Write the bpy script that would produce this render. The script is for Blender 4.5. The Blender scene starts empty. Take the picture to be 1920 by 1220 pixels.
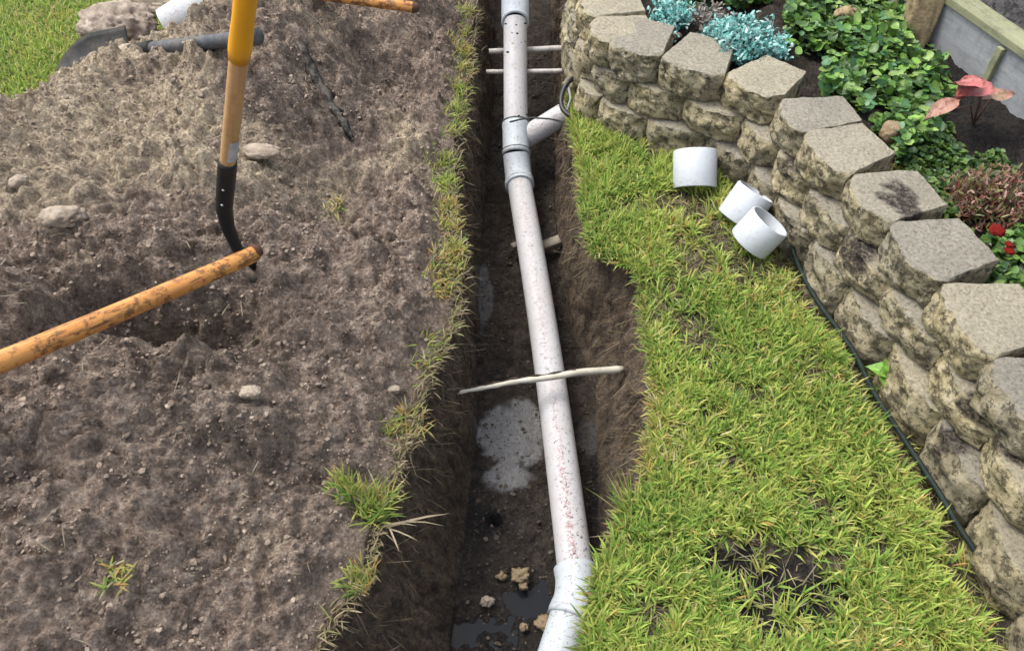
import bpy, math, random
import numpy as np
from mathutils import Vector, Matrix

R = math.radians
scene = bpy.context.scene
COL = scene.collection
# ------------------------------------------------------------------ camera, sky, sun, exposure
CAM_H, PITCH, FPX = 1.6, R(49), 1500.0
cam_data = bpy.data.cameras.new('camera')
cam_data.sensor_width = 36
cam_data.lens = 36 * FPX / 1920
cam_data.clip_start = 0.02
cam_data.clip_end = 200
cam = bpy.data.objects.new('camera', cam_data)
COL.objects.link(cam)
cam.location = (0, 0, CAM_H)
cam.rotation_euler = (R(90) - PITCH, 0, 0)
scene.camera = cam

SUN_ELEV, SUN_AZ = 62, -62          # degrees; azimuth from +Y, negative to the left
world = bpy.data.worlds.new('World')
scene.world = world
world.use_nodes = True
wn = world.node_tree
wn.nodes.clear()
w_out = wn.nodes.new('ShaderNodeOutputWorld')
w_bg = wn.nodes.new('ShaderNodeBackground')
w_sky = wn.nodes.new('ShaderNodeTexSky')
w_sky.sky_type = 'NISHITA'
w_sky.sun_disc = False
w_sky.sun_elevation = R(SUN_ELEV)
w_sky.sun_rotation = R(SUN_AZ)
w_sky.air_density = 1.0
w_sky.dust_density = 4.0
w_sky.ozone_density = 1.0
w_bg.inputs['Strength'].default_value = 0.145
w_hsv = wn.nodes.new('ShaderNodeHueSaturation')
w_hsv.inputs['Saturation'].default_value = 0.45
wn.links.new(w_sky.outputs[0], w_hsv.inputs['Color'])
wn.links.new(w_hsv.outputs[0], w_bg.inputs['Color'])
wn.links.new(w_bg.outputs[0], w_out.inputs['Surface'])

sun_d = bpy.data.lights.new('sun', 'SUN')
sun_d.energy = 1.25
sun_d.angle = R(28)
sun_d.color = (1.0, 0.965, 0.90)
sun = bpy.data.objects.new('sun', sun_d)
COL.objects.link(sun)
az = R(SUN_AZ)
sdir = Vector((math.sin(az) * math.cos(R(SUN_ELEV)), math.cos(az) * math.cos(R(SUN_ELEV)), math.sin(R(SUN_ELEV))))
sun.rotation_euler = sdir.to_track_quat('Z', 'Y').to_euler()
scene.view_settings.view_transform = 'Standard'
scene.view_settings.look = 'None'
scene.view_settings.exposure = 1.10
scene.view_settings.gamma = 1.0
scene.view_settings.use_curve_mapping = False
scene.cycles.max_bounces = 6
scene.cycles.diffuse_bounces = 3
scene.cycles.transmission_bounces = 4

rng = np.random.default_rng(11)
random.seed(5)


# ------------------------------------------------------------------ helpers
def at(px, py, z):
    """point of the place seen at pixel (px, py) of the 1920x1220 photograph on the level z"""
    u = (px - 960) / FPX
    v = (py - 610) / FPX
    s, c = math.sin(PITCH), math.cos(PITCH)
    dy, dz = c - v * s, -s - v * c
    t = (z - CAM_H) / dz
    return Vector((u * t, dy * t, z))


def tag(o, label=None, cat=None, group=None, kind=None):
    if label: o['label'] = label
    if cat: o['category'] = cat
    if group: o['group'] = group
    if kind: o['kind'] = kind
    return o


def empty(name, loc, rz=0.0):
    o = bpy.data.objects.new(name, None)
    o.empty_display_size = 0.05
    COL.objects.link(o)
    o.location = loc
    o.rotation_euler = (0, 0, rz)
    return o


def mesh_np(name, verts, quads=None, tris=None, mat=None, parent=None, smooth=True, attrs=None, cols=None, loc=None):
    verts = np.asarray(verts, dtype=np.float64)
    if loc is None and parent is None:
        pass
    me = bpy.data.meshes.new(name)
    nq = 0 if quads is None else len(quads)
    nt = 0 if tris is None else len(tris)
    me.vertices.add(len(verts))
    me.vertices.foreach_set('co', verts.astype(np.float32).ravel())
    loops = []
    if nq: loops.append(np.asarray(quads, dtype=np.int32).ravel())
    if nt: loops.append(np.asarray(tris, dtype=np.int32).ravel())
    loops = np.concatenate(loops)
    me.loops.add(len(loops))
    me.loops.foreach_set('vertex_index', loops)
    me.polygons.add(nq + nt)
    starts = np.concatenate([np.arange(nq) * 4, nq * 4 + np.arange(nt) * 3]).astype(np.int32)
    me.polygons.foreach_set('loop_start', starts)
    me.polygons.foreach_set('use_smooth', np.full(nq + nt, smooth, dtype=bool))
    me.update(calc_edges=True)
    me.validate()
    for k, a in (attrs or {}).items():
        at_ = me.attributes.new(k, 'FLOAT', 'POINT')
        at_.data.foreach_set('value', np.asarray(a, dtype=np.float32))
    if cols is not None:
        ca = me.attributes.new('Col', 'FLOAT_COLOR', 'POINT')
        c4 = np.ones((len(verts), 4), dtype=np.float32)
        c4[:, :3] = cols
        ca.data.foreach_set('color', c4.ravel())
    if mat: me.materials.append(mat)
    o = bpy.data.objects.new(name, me)
    COL.objects.link(o)
    if parent is not None: o.parent = parent
    if loc is not None: o.location = loc
    return o


def _hash(i, j, k, seed):
    n = (i * 73856093) ^ (j * 19349663) ^ (k * 83492791) ^ (seed * 2654435761 & 0x7fffffff)
    n = (n ^ (n >> 13)) * 1274126177
    n = n ^ (n >> 16)
    return (n & 0xffff) / 65535.0 * 2 - 1


def vnoise(x, y, z, seed=0):
    x = np.asarray(x, float); y = np.asarray(y, float); z = np.asarray(z, float) + np.zeros_like(x)
    xi, yi, zi = np.floor(x).astype(np.int64), np.floor(y).astype(np.int64), np.floor(z).astype(np.int64)
    fx, fy, fz = x - xi, y - yi, z - zi
    fx = fx * fx * (3 - 2 * fx); fy = fy * fy * (3 - 2 * fy); fz = fz * fz * (3 - 2 * fz)
    r = 0
    for dx in (0, 1):
        wx = fx if dx else 1 - fx
        for dy in (0, 1):
            wy = fy if dy else 1 - fy
            for dz in (0, 1):
                wz = fz if dz else 1 - fz
                r = r + wx * wy * wz * _hash(xi + dx, yi + dy, zi + dz, seed)
    return r


def fbm(x, y, z=0.0, f=1.0, o=4, g=0.5, seed=0):
    r, a = 0, 1.0
    for k in range(o):
        r = r + a * vnoise(np.asarray(x) * f + 17.3 * k, np.asarray(y) * f + 5.1 * k, np.asarray(z) * f + 3.7 * k, seed + k)
        a *= g; f *= 2.03
    return r


def cells(x, y, f, seed, p=.6):
    """lumps: irregular domes on a jittered grid of f cells per metre; 0..1"""
    x = x * f + .35 * vnoise(x * f * 1.7, y * f * 1.7, 0, seed + 1); y = y * f + .35 * vnoise(x * 1.7 + 9, y * f * 1.7, 0, seed + 2)
    xi, yi = np.floor(x).astype(np.int64), np.floor(y).astype(np.int64)
    out = np.zeros_like(x)
    for i in (-1, 0, 1):
        for j in (-1, 0, 1):
            cx, cy = xi + i, yi + j
            h = [_hash(cx, cy, 0 * cx + k, seed) * .5 + .5 for k in range(4)]
            r = .32 + .42 * h[2]
            d = np.sqrt((x - cx - h[0]) ** 2 + ((y - cy - h[1]) * (.8 + .6 * h[3])) ** 2) / r
            out = np.maximum(out, np.where(h[3] < p, np.clip(1 - d ** 2.4, 0, 1) * r / .74, 0))
    return out


def ss(t, a=0.0, b=1.0):
    t = np.clip((np.asarray(t) - a) / (b - a), 0, 1)
    return t * t * (3 - 2 * t)


def frames(pts):
    pts = np.asarray(pts, float)
    T = np.gradient(pts, axis=0)
    T /= np.linalg.norm(T, axis=1)[:, None] + 1e-12
    up = np.array([0, 0, 1.0]) if abs(T[0][2]) < 0.9 else np.array([0, 1.0, 0])
    N = [np.cross(T[0], up)]
    N[0] /= np.linalg.norm(N[0])
    for i in range(1, len(pts)):
        n = N[-1] - T[i] * np.dot(N[-1], T[i])
        N.append(n / (np.linalg.norm(n) + 1e-12))
    N = np.array(N)
    return T, N, np.cross(T, N)


def tube_geo(pts, radii, n=12, cap=True):
    pts = np.asarray(pts, float)
    radii = np.broadcast_to(np.asarray(radii, float), (len(pts),))
    T, N, B = frames(pts)
    a = np.linspace(0, 2 * np.pi, n, endpoint=False)
    V = (pts[:, None, :] + radii[:, None, None] * (np.cos(a)[None, :, None] * N[:, None, :] + np.sin(a)[None, :, None] * B[:, None, :])).reshape(-1, 3)
    q = []
    m = len(pts)
    for i in range(m - 1):
        for j in range(n):
            q.append((i * n + j, i * n + (j + 1) % n, (i + 1) * n + (j + 1) % n, (i + 1) * n + j))
    t = []
    if cap:
        V = np.vstack([V, pts[0], pts[-1]])
        c0, c1 = m * n, m * n + 1
        for j in range(n):
            t.append((c0, (j + 1) % n, j))
            t.append((c1, (m - 1) * n + j, (m - 1) * n + (j + 1) % n))
    return V, q, t


class MB:
    """collects shapes; build() links them as one mesh object"""
    def __init__(self): self.v = []; self.q = []; self.t = []; self.c = []; self.n = 0
    def add(self, V, q=(), t=(), col=None):
        V = np.asarray(V, float)
        self.v.append(V)
        if len(q): self.q.append(np.asarray(q) + self.n)
        if len(t): self.t.append(np.asarray(t) + self.n)
        self.c.append(np.tile(np.array(col if col is not None else (1, 1, 1), float), (len(V), 1)) if np.ndim(col) < 2 else np.asarray(col, float))
        self.n += len(V)
        return self
    def tube(self, pts, radii, n=12, cap=True, col=None): return self.add(*tube_geo(pts, radii, n, cap), col=col)
    def box(self, c, hx, hy, hz, rot=None, col=None):
        V = np.array([(sx * hx, sy * hy, sz * hz) for sx in (-1, 1) for sy in (-1, 1) for sz in (-1, 1)], float)
        if rot is not None: V = V @ np.array(rot).T
        return self.add(V + np.array(c), [(0, 1, 3, 2), (4, 6, 7, 5), (0, 4, 5, 1), (2, 3, 7, 6), (0, 2, 6, 4), (1, 5, 7, 3)], col=col)
    def build(self, name, mat, parent=None, smooth=True, origin=None, cols=False, bevel=0.0):
        V = np.vstack(self.v)
        loc = None
        if origin is not None:
            V = V - np.array(origin); loc = origin
        o = mesh_np(name, V, np.vstack(self.q) if self.q else None, np.vstack(self.t) if self.t else None, mat, parent, smooth,
                    cols=np.vstack(self.c) if cols else None, loc=loc)
        if bevel:
            b = o.modifiers.new('bevel', 'BEVEL'); b.width = bevel; b.segments = 2; b.limit_method = 'ANGLE'
        return o


def lathe_geo(profile, axis_pts, n=32, closed=False):
    """profile = [(distance along the axis, radius)], axis_pts = (origin, direction)"""
    o, d = np.array(axis_pts[0], float), np.array(axis_pts[1], float)
    d /= np.linalg.norm(d)
    up = np.array([0, 0, 1.0]) if abs(d[2]) < 0.9 else np.array([0, 1.0, 0])
    N = np.cross(d, up); N /= np.linalg.norm(N); B = np.cross(d, N)
    a = np.linspace(0, 2 * np.pi, n, endpoint=False)
    V = []
    for s, r in profile:
        V.append(o + d * s + r * (np.cos(a)[:, None] * N + np.sin(a)[:, None] * B))
    V = np.vstack(V)
    m = len(profile)
    q = []
    for i in range(m if closed else m - 1):
        k = (i + 1) % m
        for j in range(n):
            q.append((i * n + j, i * n + (j + 1) % n, k * n + (j + 1) % n, k * n + j))
    return V, q, []


def ico(sub=2):
    import bmesh
    bm = bmesh.new()
    bmesh.ops.create_icosphere(bm, subdivisions=sub, radius=1)
    V = np.array([v.co[:] for v in bm.verts]); T = np.array([[v.index for v in f.verts] for f in bm.faces])
    bm.free()
    return V, T


ICO1, ICO2, ICO3, ICO4, ICO5 = ico(1), ico(2), ico(3), ico(4), ico(5)


# ------------------------------------------------------------------ materials
class Mat:
    def __init__(self, name, rough=0.8, spec=0.3):
        self.m = bpy.data.materials.new(name); self.m.use_nodes = True
        self.nt = self.m.node_tree
        self.p = self.nt.nodes['Principled BSDF']; self.out = self.nt.nodes['Material Output']
        self.p.inputs['Roughness'].default_value = rough
        self.p.inputs['Specular IOR Level'].default_value = spec
        self.tc = self.nt.nodes.new('ShaderNodeTexCoord')
    def n(self, t): return self.nt.nodes.new(t)
    def l(self, a, b): self.nt.links.new(a, b)
    def set(self, sock, val):
        s = self.p.inputs[sock]
        if hasattr(val, 'is_output') or isinstance(val, bpy.types.NodeSocket): self.l(val, s)
        else: s.default_value = val
        return self
    def coord(self, scale=(1, 1, 1), which='Object'):
        mp = self.n('ShaderNodeMapping'); mp.inputs['Scale'].default_value = scale
        self.l(self.tc.outputs[which], mp.inputs['Vector']); return mp.outputs[0]
    def noise(self, scale, detail=6, rough=0.6, vec=None, dist=0.0):
        t = self.n('ShaderNodeTexNoise'); t.inputs['Scale'].default_value = scale; t.inputs['Detail'].default_value = detail
        t.inputs['Roughness'].default_value = rough; t.inputs['Distortion'].default_value = dist
        self.l(vec if vec is not None else self.tc.outputs['Object'], t.inputs['Vector']); return t.outputs['Fac']
    def voro(self, scale, feature='F1', vec=None, out='Distance'):
        t = self.n('ShaderNodeTexVoronoi'); t.inputs['Scale'].default_value = scale; t.feature = feature
        self.l(vec if vec is not None else self.tc.outputs['Object'], t.inputs['Vector']); return t.outputs[out]
    def ramp(self, fac, stops, interp='LINEAR'):
        r = self.n('ShaderNodeValToRGB'); r.color_ramp.interpolation = interp
        e = r.color_ramp.elements
        while len(e) < len(stops): e.new(0.5)
        for k, (p, c) in enumerate(stops):
            e[k].position = p
            e[k].color = (c, c, c, 1) if isinstance(c, (int, float)) else (*c, 1)
        self.l(fac, r.inputs[0]); return r.outputs[0]
    def mix(self, fac, a, b, mode='MIX'):
        x = self.n('ShaderNodeMix'); x.data_type = 'RGBA'; x.blend_type = mode
        for ks, s, v in ((0, x.inputs[0], fac), (6, x.inputs[6], a), (7, x.inputs[7], b)):
            if isinstance(v, bpy.types.NodeSocket): self.l(v, s)
            elif isinstance(v, (int, float)): s.default_value = v if ks == 0 else (v, v, v, 1)
            else: s.default_value = (*v, 1)
        return x.outputs[2]
    def math(self, op, a, b=0.0):
        x = self.n('ShaderNodeMath'); x.operation = op
        for s, v in ((x.inputs[0], a), (x.inputs[1], b)):
            if isinstance(v, bpy.types.NodeSocket): self.l(v, s)
            else: s.default_value = v
        return x.outputs[0]
    def attr(self, name, out='Fac'):
        a = self.n('ShaderNodeAttribute'); a.attribute_name = name; return a.outputs[out]
    def bump(self, h, strength=0.5, dist=0.01, prev=None):
        b = self.n('ShaderNodeBump'); b.inputs['Strength'].default_value = strength; b.inputs['Distance'].default_value = dist
        self.l(h, b.inputs['Height'])
        if prev is not None: self.l(prev, b.inputs['Normal'])
        self.l(b.outputs[0], self.p.inputs['Normal']); return b.outputs[0]


def soil_material():
    M = Mat('soil', 0.95, 0.15)
    big = M.noise(3.0, 5, 0.6)
    mid = M.noise(22, 8, 0.72)
    fine = M.noise(120, 6, 0.75)
    crumb = M.voro(95)
    c = M.ramp(mid, [(0.34, (0.090, 0.063, 0.048)), (0.46, (0.275, 0.208, 0.164)), (0.55, (0.415, 0.320, 0.255)), (0.65, (0.66, 0.535, 0.43))])
    c = M.mix(M.ramp(fine, [(0.42, 0.0), (0.56, 1.0)]), M.mix(0.48, c, (0.050, 0.038, 0.031)), c)  # dark mottling also paints small shadows between crumbs into the soil colour
    c = M.mix(M.ramp(big, [(0.40, 0.0), (0.65, 0.55)]), c, M.mix(0.5, c, (0.30, 0.235, 0.19)))
    # pale crumbs
    c = M.mix(M.math('MULTIPLY', M.ramp(M.noise(85, 4, 0.65), [(0.56, 0.0), (0.64, 1.0)]), 0.6), c, (0.50, 0.43, 0.36))
    # dry sand patches
    pale = M.math('MULTIPLY', M.attr('pale'), M.ramp(M.noise(30, 6, 0.7), [(0.36, 0.25), (0.58, 1.0)]))
    c = M.mix(pale, c, M.ramp(fine, [(0.35, (0.33, 0.255, 0.17)), (0.62, (0.72, 0.61, 0.44))]))
    # moist, dark soil of the trench
    wetc = M.ramp(mid, [(0.32, (0.035, 0.028, 0.023)), (0.5, (0.095, 0.077, 0.062)), (0.68, (0.21, 0.172, 0.138))])
    streak = M.noise(1.0, 6, 0.7, M.coord((60, 60, 7)))
    wetc = M.mix(M.math('MULTIPLY', M.attr('side'), 0.38), wetc, (0.20, 0.155, 0.115))
    wetc = M.mix(M.math('MULTIPLY', M.attr('side'), M.ramp(streak, [(0.42, 0.0), (0.60, 0.85)])), wetc, (0.34, 0.25, 0.17))
    wetc = M.mix(M.ramp(fine, [(0.40, 0.0), (0.60, 0.55)]), M.mix(0.6, wetc, (0.03, 0.024, 0.019)), wetc)
    wetc = M.mix(M.ramp(M.noise(260, 2, 0.5), [(0.66, 0.0), (0.72, 0.6)]), wetc, (0.30, 0.27, 0.24))
    c = M.mix(M.attr('wet'), c, wetc)
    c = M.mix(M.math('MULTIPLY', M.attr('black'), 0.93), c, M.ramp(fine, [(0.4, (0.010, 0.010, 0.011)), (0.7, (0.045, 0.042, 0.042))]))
    siltc = M.ramp(M.noise(55, 9, 0.85), [(0.22, (0.10, 0.10, 0.10)), (0.34, (0.30, 0.295, 0.29)), (0.7, (0.43, 0.42, 0.415))])
    c = M.mix(M.attr('silt'), c, siltc)
    M.set('Base Color', c)
    rgh = M.mix(M.attr('gloss'), (0.95,) * 3, (0.30,) * 3)
    M.l(rgh, M.p.inputs['Roughness'])
    b1 = M.bump(crumb, 0.9, 0.011)
    b2 = M.bump(fine, 1.0, 0.013, b1)
    M.bump(M.noise(380, 3, 0.7), 0.5, 0.002, b2)
    return M.m


def leaf_material(name, trans=0.3, rough=0.5, spec=0.35):
    M = Mat(name, rough, spec)
    col = M.attr('Col', 'Color')
    v = M.noise(60, 3, 0.6)
    col = M.mix(M.ramp(v, [(0.35, 0.30), (0.65, 0.0)]), col, (0.05, 0.06, 0.015))
    M.set('Base Color', col)
    tr = M.n('ShaderNodeBsdfTranslucent'); M.l(col, tr.inputs['Color'])
    mx = M.n('ShaderNodeMixShader'); mx.inputs[0].default_value = trans
    M.l(M.p.outputs[0], mx.inputs[1]); M.l(tr.outputs[0], mx.inputs[2]); M.l(mx.outputs[0], M.out.inputs['Surface'])
    return M.m


def stone_material(name, top=False):
    M = Mat(name, 0.92, 0.2)
    info = M.n('ShaderNodeObjectInfo')
    vec = M.n('ShaderNodeVectorMath'); vec.operation = 'ADD'
    M.l(M.tc.outputs['Object'], vec.inputs[0])
    sc = M.n('ShaderNodeVectorMath'); sc.operation = 'SCALE'; M.l(info.outputs['Location'], sc.inputs[0]); sc.inputs['Scale'].default_value = 3.0
    M.l(sc.outputs[0], vec.inputs[1])
    V = vec.outputs[0]
    a = M.noise(28, 6, 0.7, V)
    b = M.noise(110, 5, 0.75, V)
    big = M.noise(9, 4, 0.6, V)
    face = M.ramp(a, [(0.30, (0.20, 0.165, 0.095)), (0.43, (0.46, 0.395, 0.245)), (0.56, (0.64, 0.565, 0.38)), (0.72, (0.78, 0.71, 0.53))])
    face = M.mix(M.ramp(big, [(0.42, 0.0), (0.62, 0.6)]), face, M.mix(0.6, face, (0.27, 0.255, 0.215)))
    lichen = M.ramp(M.noise(34, 10, 0.82, V), [(0.50, 0.0), (0.545, 1.0)])
    face = M.mix(M.math('MULTIPLY', lichen, 0.78), face, (0.045, 0.041, 0.032))
    topc = M.ramp(b, [(0.30, (0.20, 0.175, 0.13)), (0.44, (0.41, 0.375, 0.295)), (0.64, (0.58, 0.54, 0.44))])
    topc = M.mix(M.ramp(big, [(0.38, 0.0), (0.66, 0.55)]), topc, M.mix(0.5, topc, (0.20, 0.19, 0.16)))
    topc = M.mix(M.ramp(M.noise(170, 2, 0.5, V), [(0.66, 0.0), (0.72, 0.7)]), topc, (0.07, 0.065, 0.055))
    c = M.mix(M.attr('topface'), face, topc)
    c = M.mix(1.0, c, M.ramp(info.outputs['Random'], [(0.0, (.74, .74, .76)), (0.5, (.92, .90, .86)), (1.0, (1.0, .97, .88))]), 'MULTIPLY')
    c = M.mix(M.math('MULTIPLY', M.attr('soot'), M.ramp(M.noise(70, 6, 0.75, V), [(0.36, 0.35), (0.52, 1.0)])), c, M.ramp(b, [(0.4, (0.022, 0.019, 0.018)), (0.66, (0.11, 0.085, 0.07))]))
    M.set('Base Color', c)
    b1 = M.bump(M.noise(55, 7, 0.75, V), 0.9, 0.014)
    M.bump(b, 0.5, 0.003, b1)
    return M.m


def pvc_material(name, base, dirt=0.5, red=False):
    M = Mat(name, 0.5, 0.3)
    grime = M.ramp(M.noise(14, 6, 0.7), [(0.40, 0.0), (0.72, 1.0)])
    c = M.mix(M.math('MULTIPLY', grime, dirt * 0.6), base, (0.40, 0.375, 0.35))
    sp = M.ramp(M.noise(105, 8, 0.8), [(0.555, 0.0), (0.60, 1.0)])
    top = M.attr('up')
    if red:
        c = M.mix(M.math('MULTIPLY', M.math('MULTIPLY', M.ramp(M.noise(110, 6, 0.75), [(0.47, 0.0), (0.55, 1.0)]), M.attr('print')), 0.7), c, (0.23, 0.055, 0.05))
        sp = M.math('MULTIPLY', sp, M.math('ADD', M.math('MULTIPLY', M.attr('dirty'), 1.0), 0.30))
    c = M.mix(M.math('MULTIPLY', sp, min(1, dirt * 1.6)), c, (0.06, 0.048, 0.042))
    M.set('Base Color', c)
    M.bump(sp, 0.3, 0.002)
    return M.m


def wood_material(name, c1, c2, dark, axis=2, scale=1.0, rough=0.5, stain=0.5):
    M = Mat(name, rough, 0.35)
    s = [70 * scale] * 3; s[axis] = 5 * scale
    g = M.noise(1.0, 6, 0.65, M.coord(s))
    c = M.mix(M.ramp(g, [(0.35, 0.0), (0.65, 1.0)]), c1, c2)
    st = M.ramp(M.noise(38 * scale, 8, 0.8), [(0.50, 0.0), (0.58, 1.0)])
    c = M.mix(M.math('MULTIPLY', st, stain), c, dark)
    s2 = [110 * scale] * 3; s2[axis] = 14 * scale
    c = M.mix(M.ramp(M.noise(1.0, 4, 0.7, M.coord(s2)), [(0.54, 0.0), (0.64, stain)]), c, dark)
    M.set('Base Color', c); M.bump(g, 0.25, 0.002)
    return M.m


def flat_material(name, c, rough=0.6, spec=0.3, var=0.3, scale=40, metallic=0.0, dirt=None, dirt_amt=0.0):
    M = Mat(name, rough, spec)
    n = M.noise(scale, 6, 0.7)
    col = M.mix(M.ramp(n, [(0.35, 0.0), (0.65, 1.0)]), tuple(x * (1 - var) for x in c), tuple(min(1, x * (1 + var)) for x in c))
    if dirt is not None:
        col = M.mix(M.math('MULTIPLY', M.ramp(M.noise(scale * 0.5, 7, 0.75), [(0.44, 0.0), (0.58, 1.0)]), dirt_amt), col, dirt)
    M.set('Base Color', col); M.p.inputs['Metallic'].default_value = metallic
    M.bump(n, 0.35 if rough < .8 else .9, 0.002 if rough < .8 else .006)
    return M.m


SOIL = soil_material()
GRASS = leaf_material('grass_blade', 0.42, 0.6, 0.22)
LEAF = leaf_material('broad_leaf', 0.25, 0.42, 0.45)
STONE = stone_material('wall_stone')
PIPE = pvc_material('pipe_grey_white', (0.45, 0.445, 0.455), 1.0, red=True)
FIT = pvc_material('fitting_white', (0.44, 0.48, 0.51), 0.35)
RINGM = pvc_material('clean_white', (0.49, 0.52, 0.55), 0.10)

# ------------------------------------------------------------------ layout curves of the place
_yl = np.array([-2, .30, .547, .621, .722, .82, .954, 1.10, 1.265, 1.41, 1.611, 1.839, 2.184, 2.398, 2.747, 3.158, 6])
_xl = np.array([-.40, -.39, -.376, -.355, -.303, -.303, -.263, -.238, -.197, -.156, -.143, -.180, -.190, -.167, -.150, -.142, -.14])
_yr = np.array([-2, .30, .547, .70, .77, .86, .90, 1.0, 1.07, 1.23, 1.41, 1.56, 1.61, 1.66, 1.84, 2.10, 2.40, 2.75, 3.16, 6])
_xr = np.array([.12, .14, .150, .185, .218, .255, .305, .318, .345, .365, .352, .365, .340, .240, .222, .225, .204, .22, .235, .24])
_yfl = np.array([-2, .30, .768, .983, 1.32, 1.74, 2.28, 2.77, 3.2, 6])
_xfl = np.array([-.17, -.17, -.147, -.125, -.105, -.118, -.11, -.08, -.08, -.08])
_yfr = np.array([-2, .3, .8, 1.1, 1.5, 1.75, 2.0, 2.3, 2.7, 3.2, 6])
_xfr = np.array([.19, .20, .205, .245, .262, .20, .17, .165, .17, .18, .18])
_yd = np.array([-2, .4, .8, 1.2, 1.8, 2.3, 2.55, 2.8, 3.3, 6])
_d = np.array([.38, .385, .385, .40, .41, .385, .32, .26, .22, .2])
JOINTS = [(.33, 3.22), (.27, 3.02), (.245, 2.82), (.243, 2.63), (.262, 2.453), (.299, 2.307), (.455, 2.215), (.634, 2.122), (.772, 1.990), (.800, 1.832), (.866, 1.648),
          (.913, 1.462), (.966, 1.258), (1.008, 1.045), (1.035, .835), (1.05, .62), (1.06, .40), (1.065, .19), (1.065, -.02)]
_jy = np.array([p[1] for p in JOINTS][::-1]); _jx = np.array([p[0] for p in JOINTS][::-1])


def xl(y):
    y = np.asarray(y, float)
    return np.interp(y, _yl, _xl) + 0.011 * fbm(y, 0 * y, 0, 14, 3, .6, 3) * ss(y, .0, .3)


def xr(y):
    y = np.asarray(y, float)
    return np.interp(y, _yr, _xr) + 0.010 * fbm(y, 0 * y + 7, 0, 13, 3, .6, 5) * ss(y, .0, .3) * (1 - .6 * ss(y, 2.2, 2.4))


def xw(y): return np.interp(np.asarray(y, float), _jy, _jx)


def gauss(x, y, px, py, z, rx, ry):
    c = at(px, py, z)
    return np.exp(-((x - c.x) / rx) ** 2 - ((y - c.y) / ry) ** 2)


def mound_s(x, y): return (x + 1.72) * .838 - (y - 2.30) * .546


def mound_h(x, y):
    """smooth height of the spoil heap, metres above the lawn"""
    s1 = mound_s(x, y) + .05 * fbm(x, y, 0, 3, 3, .5, 21)
    s2 = np.interp(y, _yl, _xl) - x - .03
    h = .26 * ss(s1, 0, .60) * ss(s2, 0, .80) + .035 * ss(s2, 0, .10) * ss(s1, 0, .2)
    h = h + .12 * np.exp(-((x + 1.25) / .35) ** 2 - ((y - .85) / .4) ** 2) * ss(s2, 0, .3)
    m = ss(s1, 0, .35) * ss(s2, 0.02, .25)
    h = h + m * (.062 * fbm(x, y, 0, 2.8, 3, .5, 31))
    h = h + m * .07 * gauss(x, y, 520, 60, .25, .30, .22)
    h = h - .26 * gauss(x, y, 290, 605, .2, .18, .075) + .05 * gauss(x, y, 300, 300, .3, .45, .12) - .04 * gauss(x, y, 620, 330, .2, .12, .25) - .09 * gauss(x, y, 420, 545, .2, .09, .08)
    h = h - .045 * gauss(x, y, 560, 850, .15, .12, .035) - .04 * gauss(x, y, 420, 1000, .15, .10, .05)
    h = h + .035 * gauss(x, y, 560, 960, .15, .16, .08) + .03 * gauss(x, y, 330, 780, .2, .2, .06)
    h = h - .05 * gauss(x, y, 680, 110, .15, .10, .10) + .04 * gauss(x, y, 170, 450, .25, .2, .08)
    # broken step left of the hollow
    c = at(118, 640, .24)
    st = ss(c.x - x, -.006, .006) * np.exp(-((y - c.y) / .13) ** 4) * np.exp(-((x - c.x) / .25) ** 4)
    return np.maximum(h + .085 * st, -.01 * (s2 > 0))


def P(px, py, z): v = at(px, py, z); return v.x, v.y


# ------------------------------------------------------------------ the ground in one structured grid, split into lawn, heap and trench
ys = np.concatenate([np.arange(-1.6, .34, .08), np.arange(.36, 1.7, .0052), np.arange(1.7, 3.45, .0072), np.arange(3.5, 8, .3)])
xa = np.concatenate([np.linspace(-8, -2.2, 22)[:-1]])
NM, NWL, NF, NWR, NL = 330, 46, 64, 40, 96
cols = []
Y = ys
XL, XR = xl(ys), xr(ys)
XFL, XFR = np.interp(ys, _yfl, _xfl), np.interp(ys, _yfr, _xfr)
XFR = np.minimum(XFR, XR - .012)
D = np.interp(ys, _yd, _d)
ny = len(ys)
X_, Z_, W_, S_ = [], [], [], []      # x, z, region (0 ground,1 left side,2 floor,3 right side,4 lawn), side amount
for x0 in xa: X_.append(np.full(ny, x0)); Z_.append(np.zeros(ny)); W_.append(0); S_.append(0.)
for t in np.linspace(0, 1, NM, endpoint=False): X_.append(-2.2 + (XL + 2.2) * t ** .92); Z_.append(np.zeros(ny)); W_.append(0); S_.append(0.)
for t in np.linspace(0, 1, NWL, endpoint=False):
    X_.append(XL + (XFL - XL) * (t ** 1.15) - .022 * np.sin(np.pi * min(1, t / .35)) * (t < .35)); Z_.append(-D * (1 - (1 - t) ** 1.12)); W_.append(1); S_.append(t)
for t in np.linspace(0, 1, NF, endpoint=False): X_.append(XFL + (XFR - XFL) * t); Z_.append(-D - .02 * np.sin(np.pi * t)); W_.append(2); S_.append(t)
for t in np.linspace(0, 1, NWR, endpoint=False):
    u = 1 - t
    X_.append(XFR + (XR - XFR) * (t ** .9) + .022 * np.sin(np.pi * min(1, u / .35)) * (u < .35)); Z_.append(-D * (u ** 1.05)); W_.append(3); S_.append(u)
XW = xw(ys) + .12
XW = np.maximum(XW, XR + .05)
for t in np.linspace(0, 1, NL): X_.append(XR + (XW - XR) * t); Z_.append(np.zeros(ny)); W_.append(4); S_.append(0.)
X = np.array(X_).T; Z = np.array(Z_).T
Wc = np.array(W_); Sc = np.array(S_)
nx = X.shape[1]
YY = np.repeat(ys[:, None], nx, 1)
reg = np.repeat(Wc[None, :], ny, 0); side = np.repeat(Sc[None, :], ny, 0)
fine_area = (ss(YY, .2, .4) * (1 - ss(YY, 3.4, 3.6)))
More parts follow.
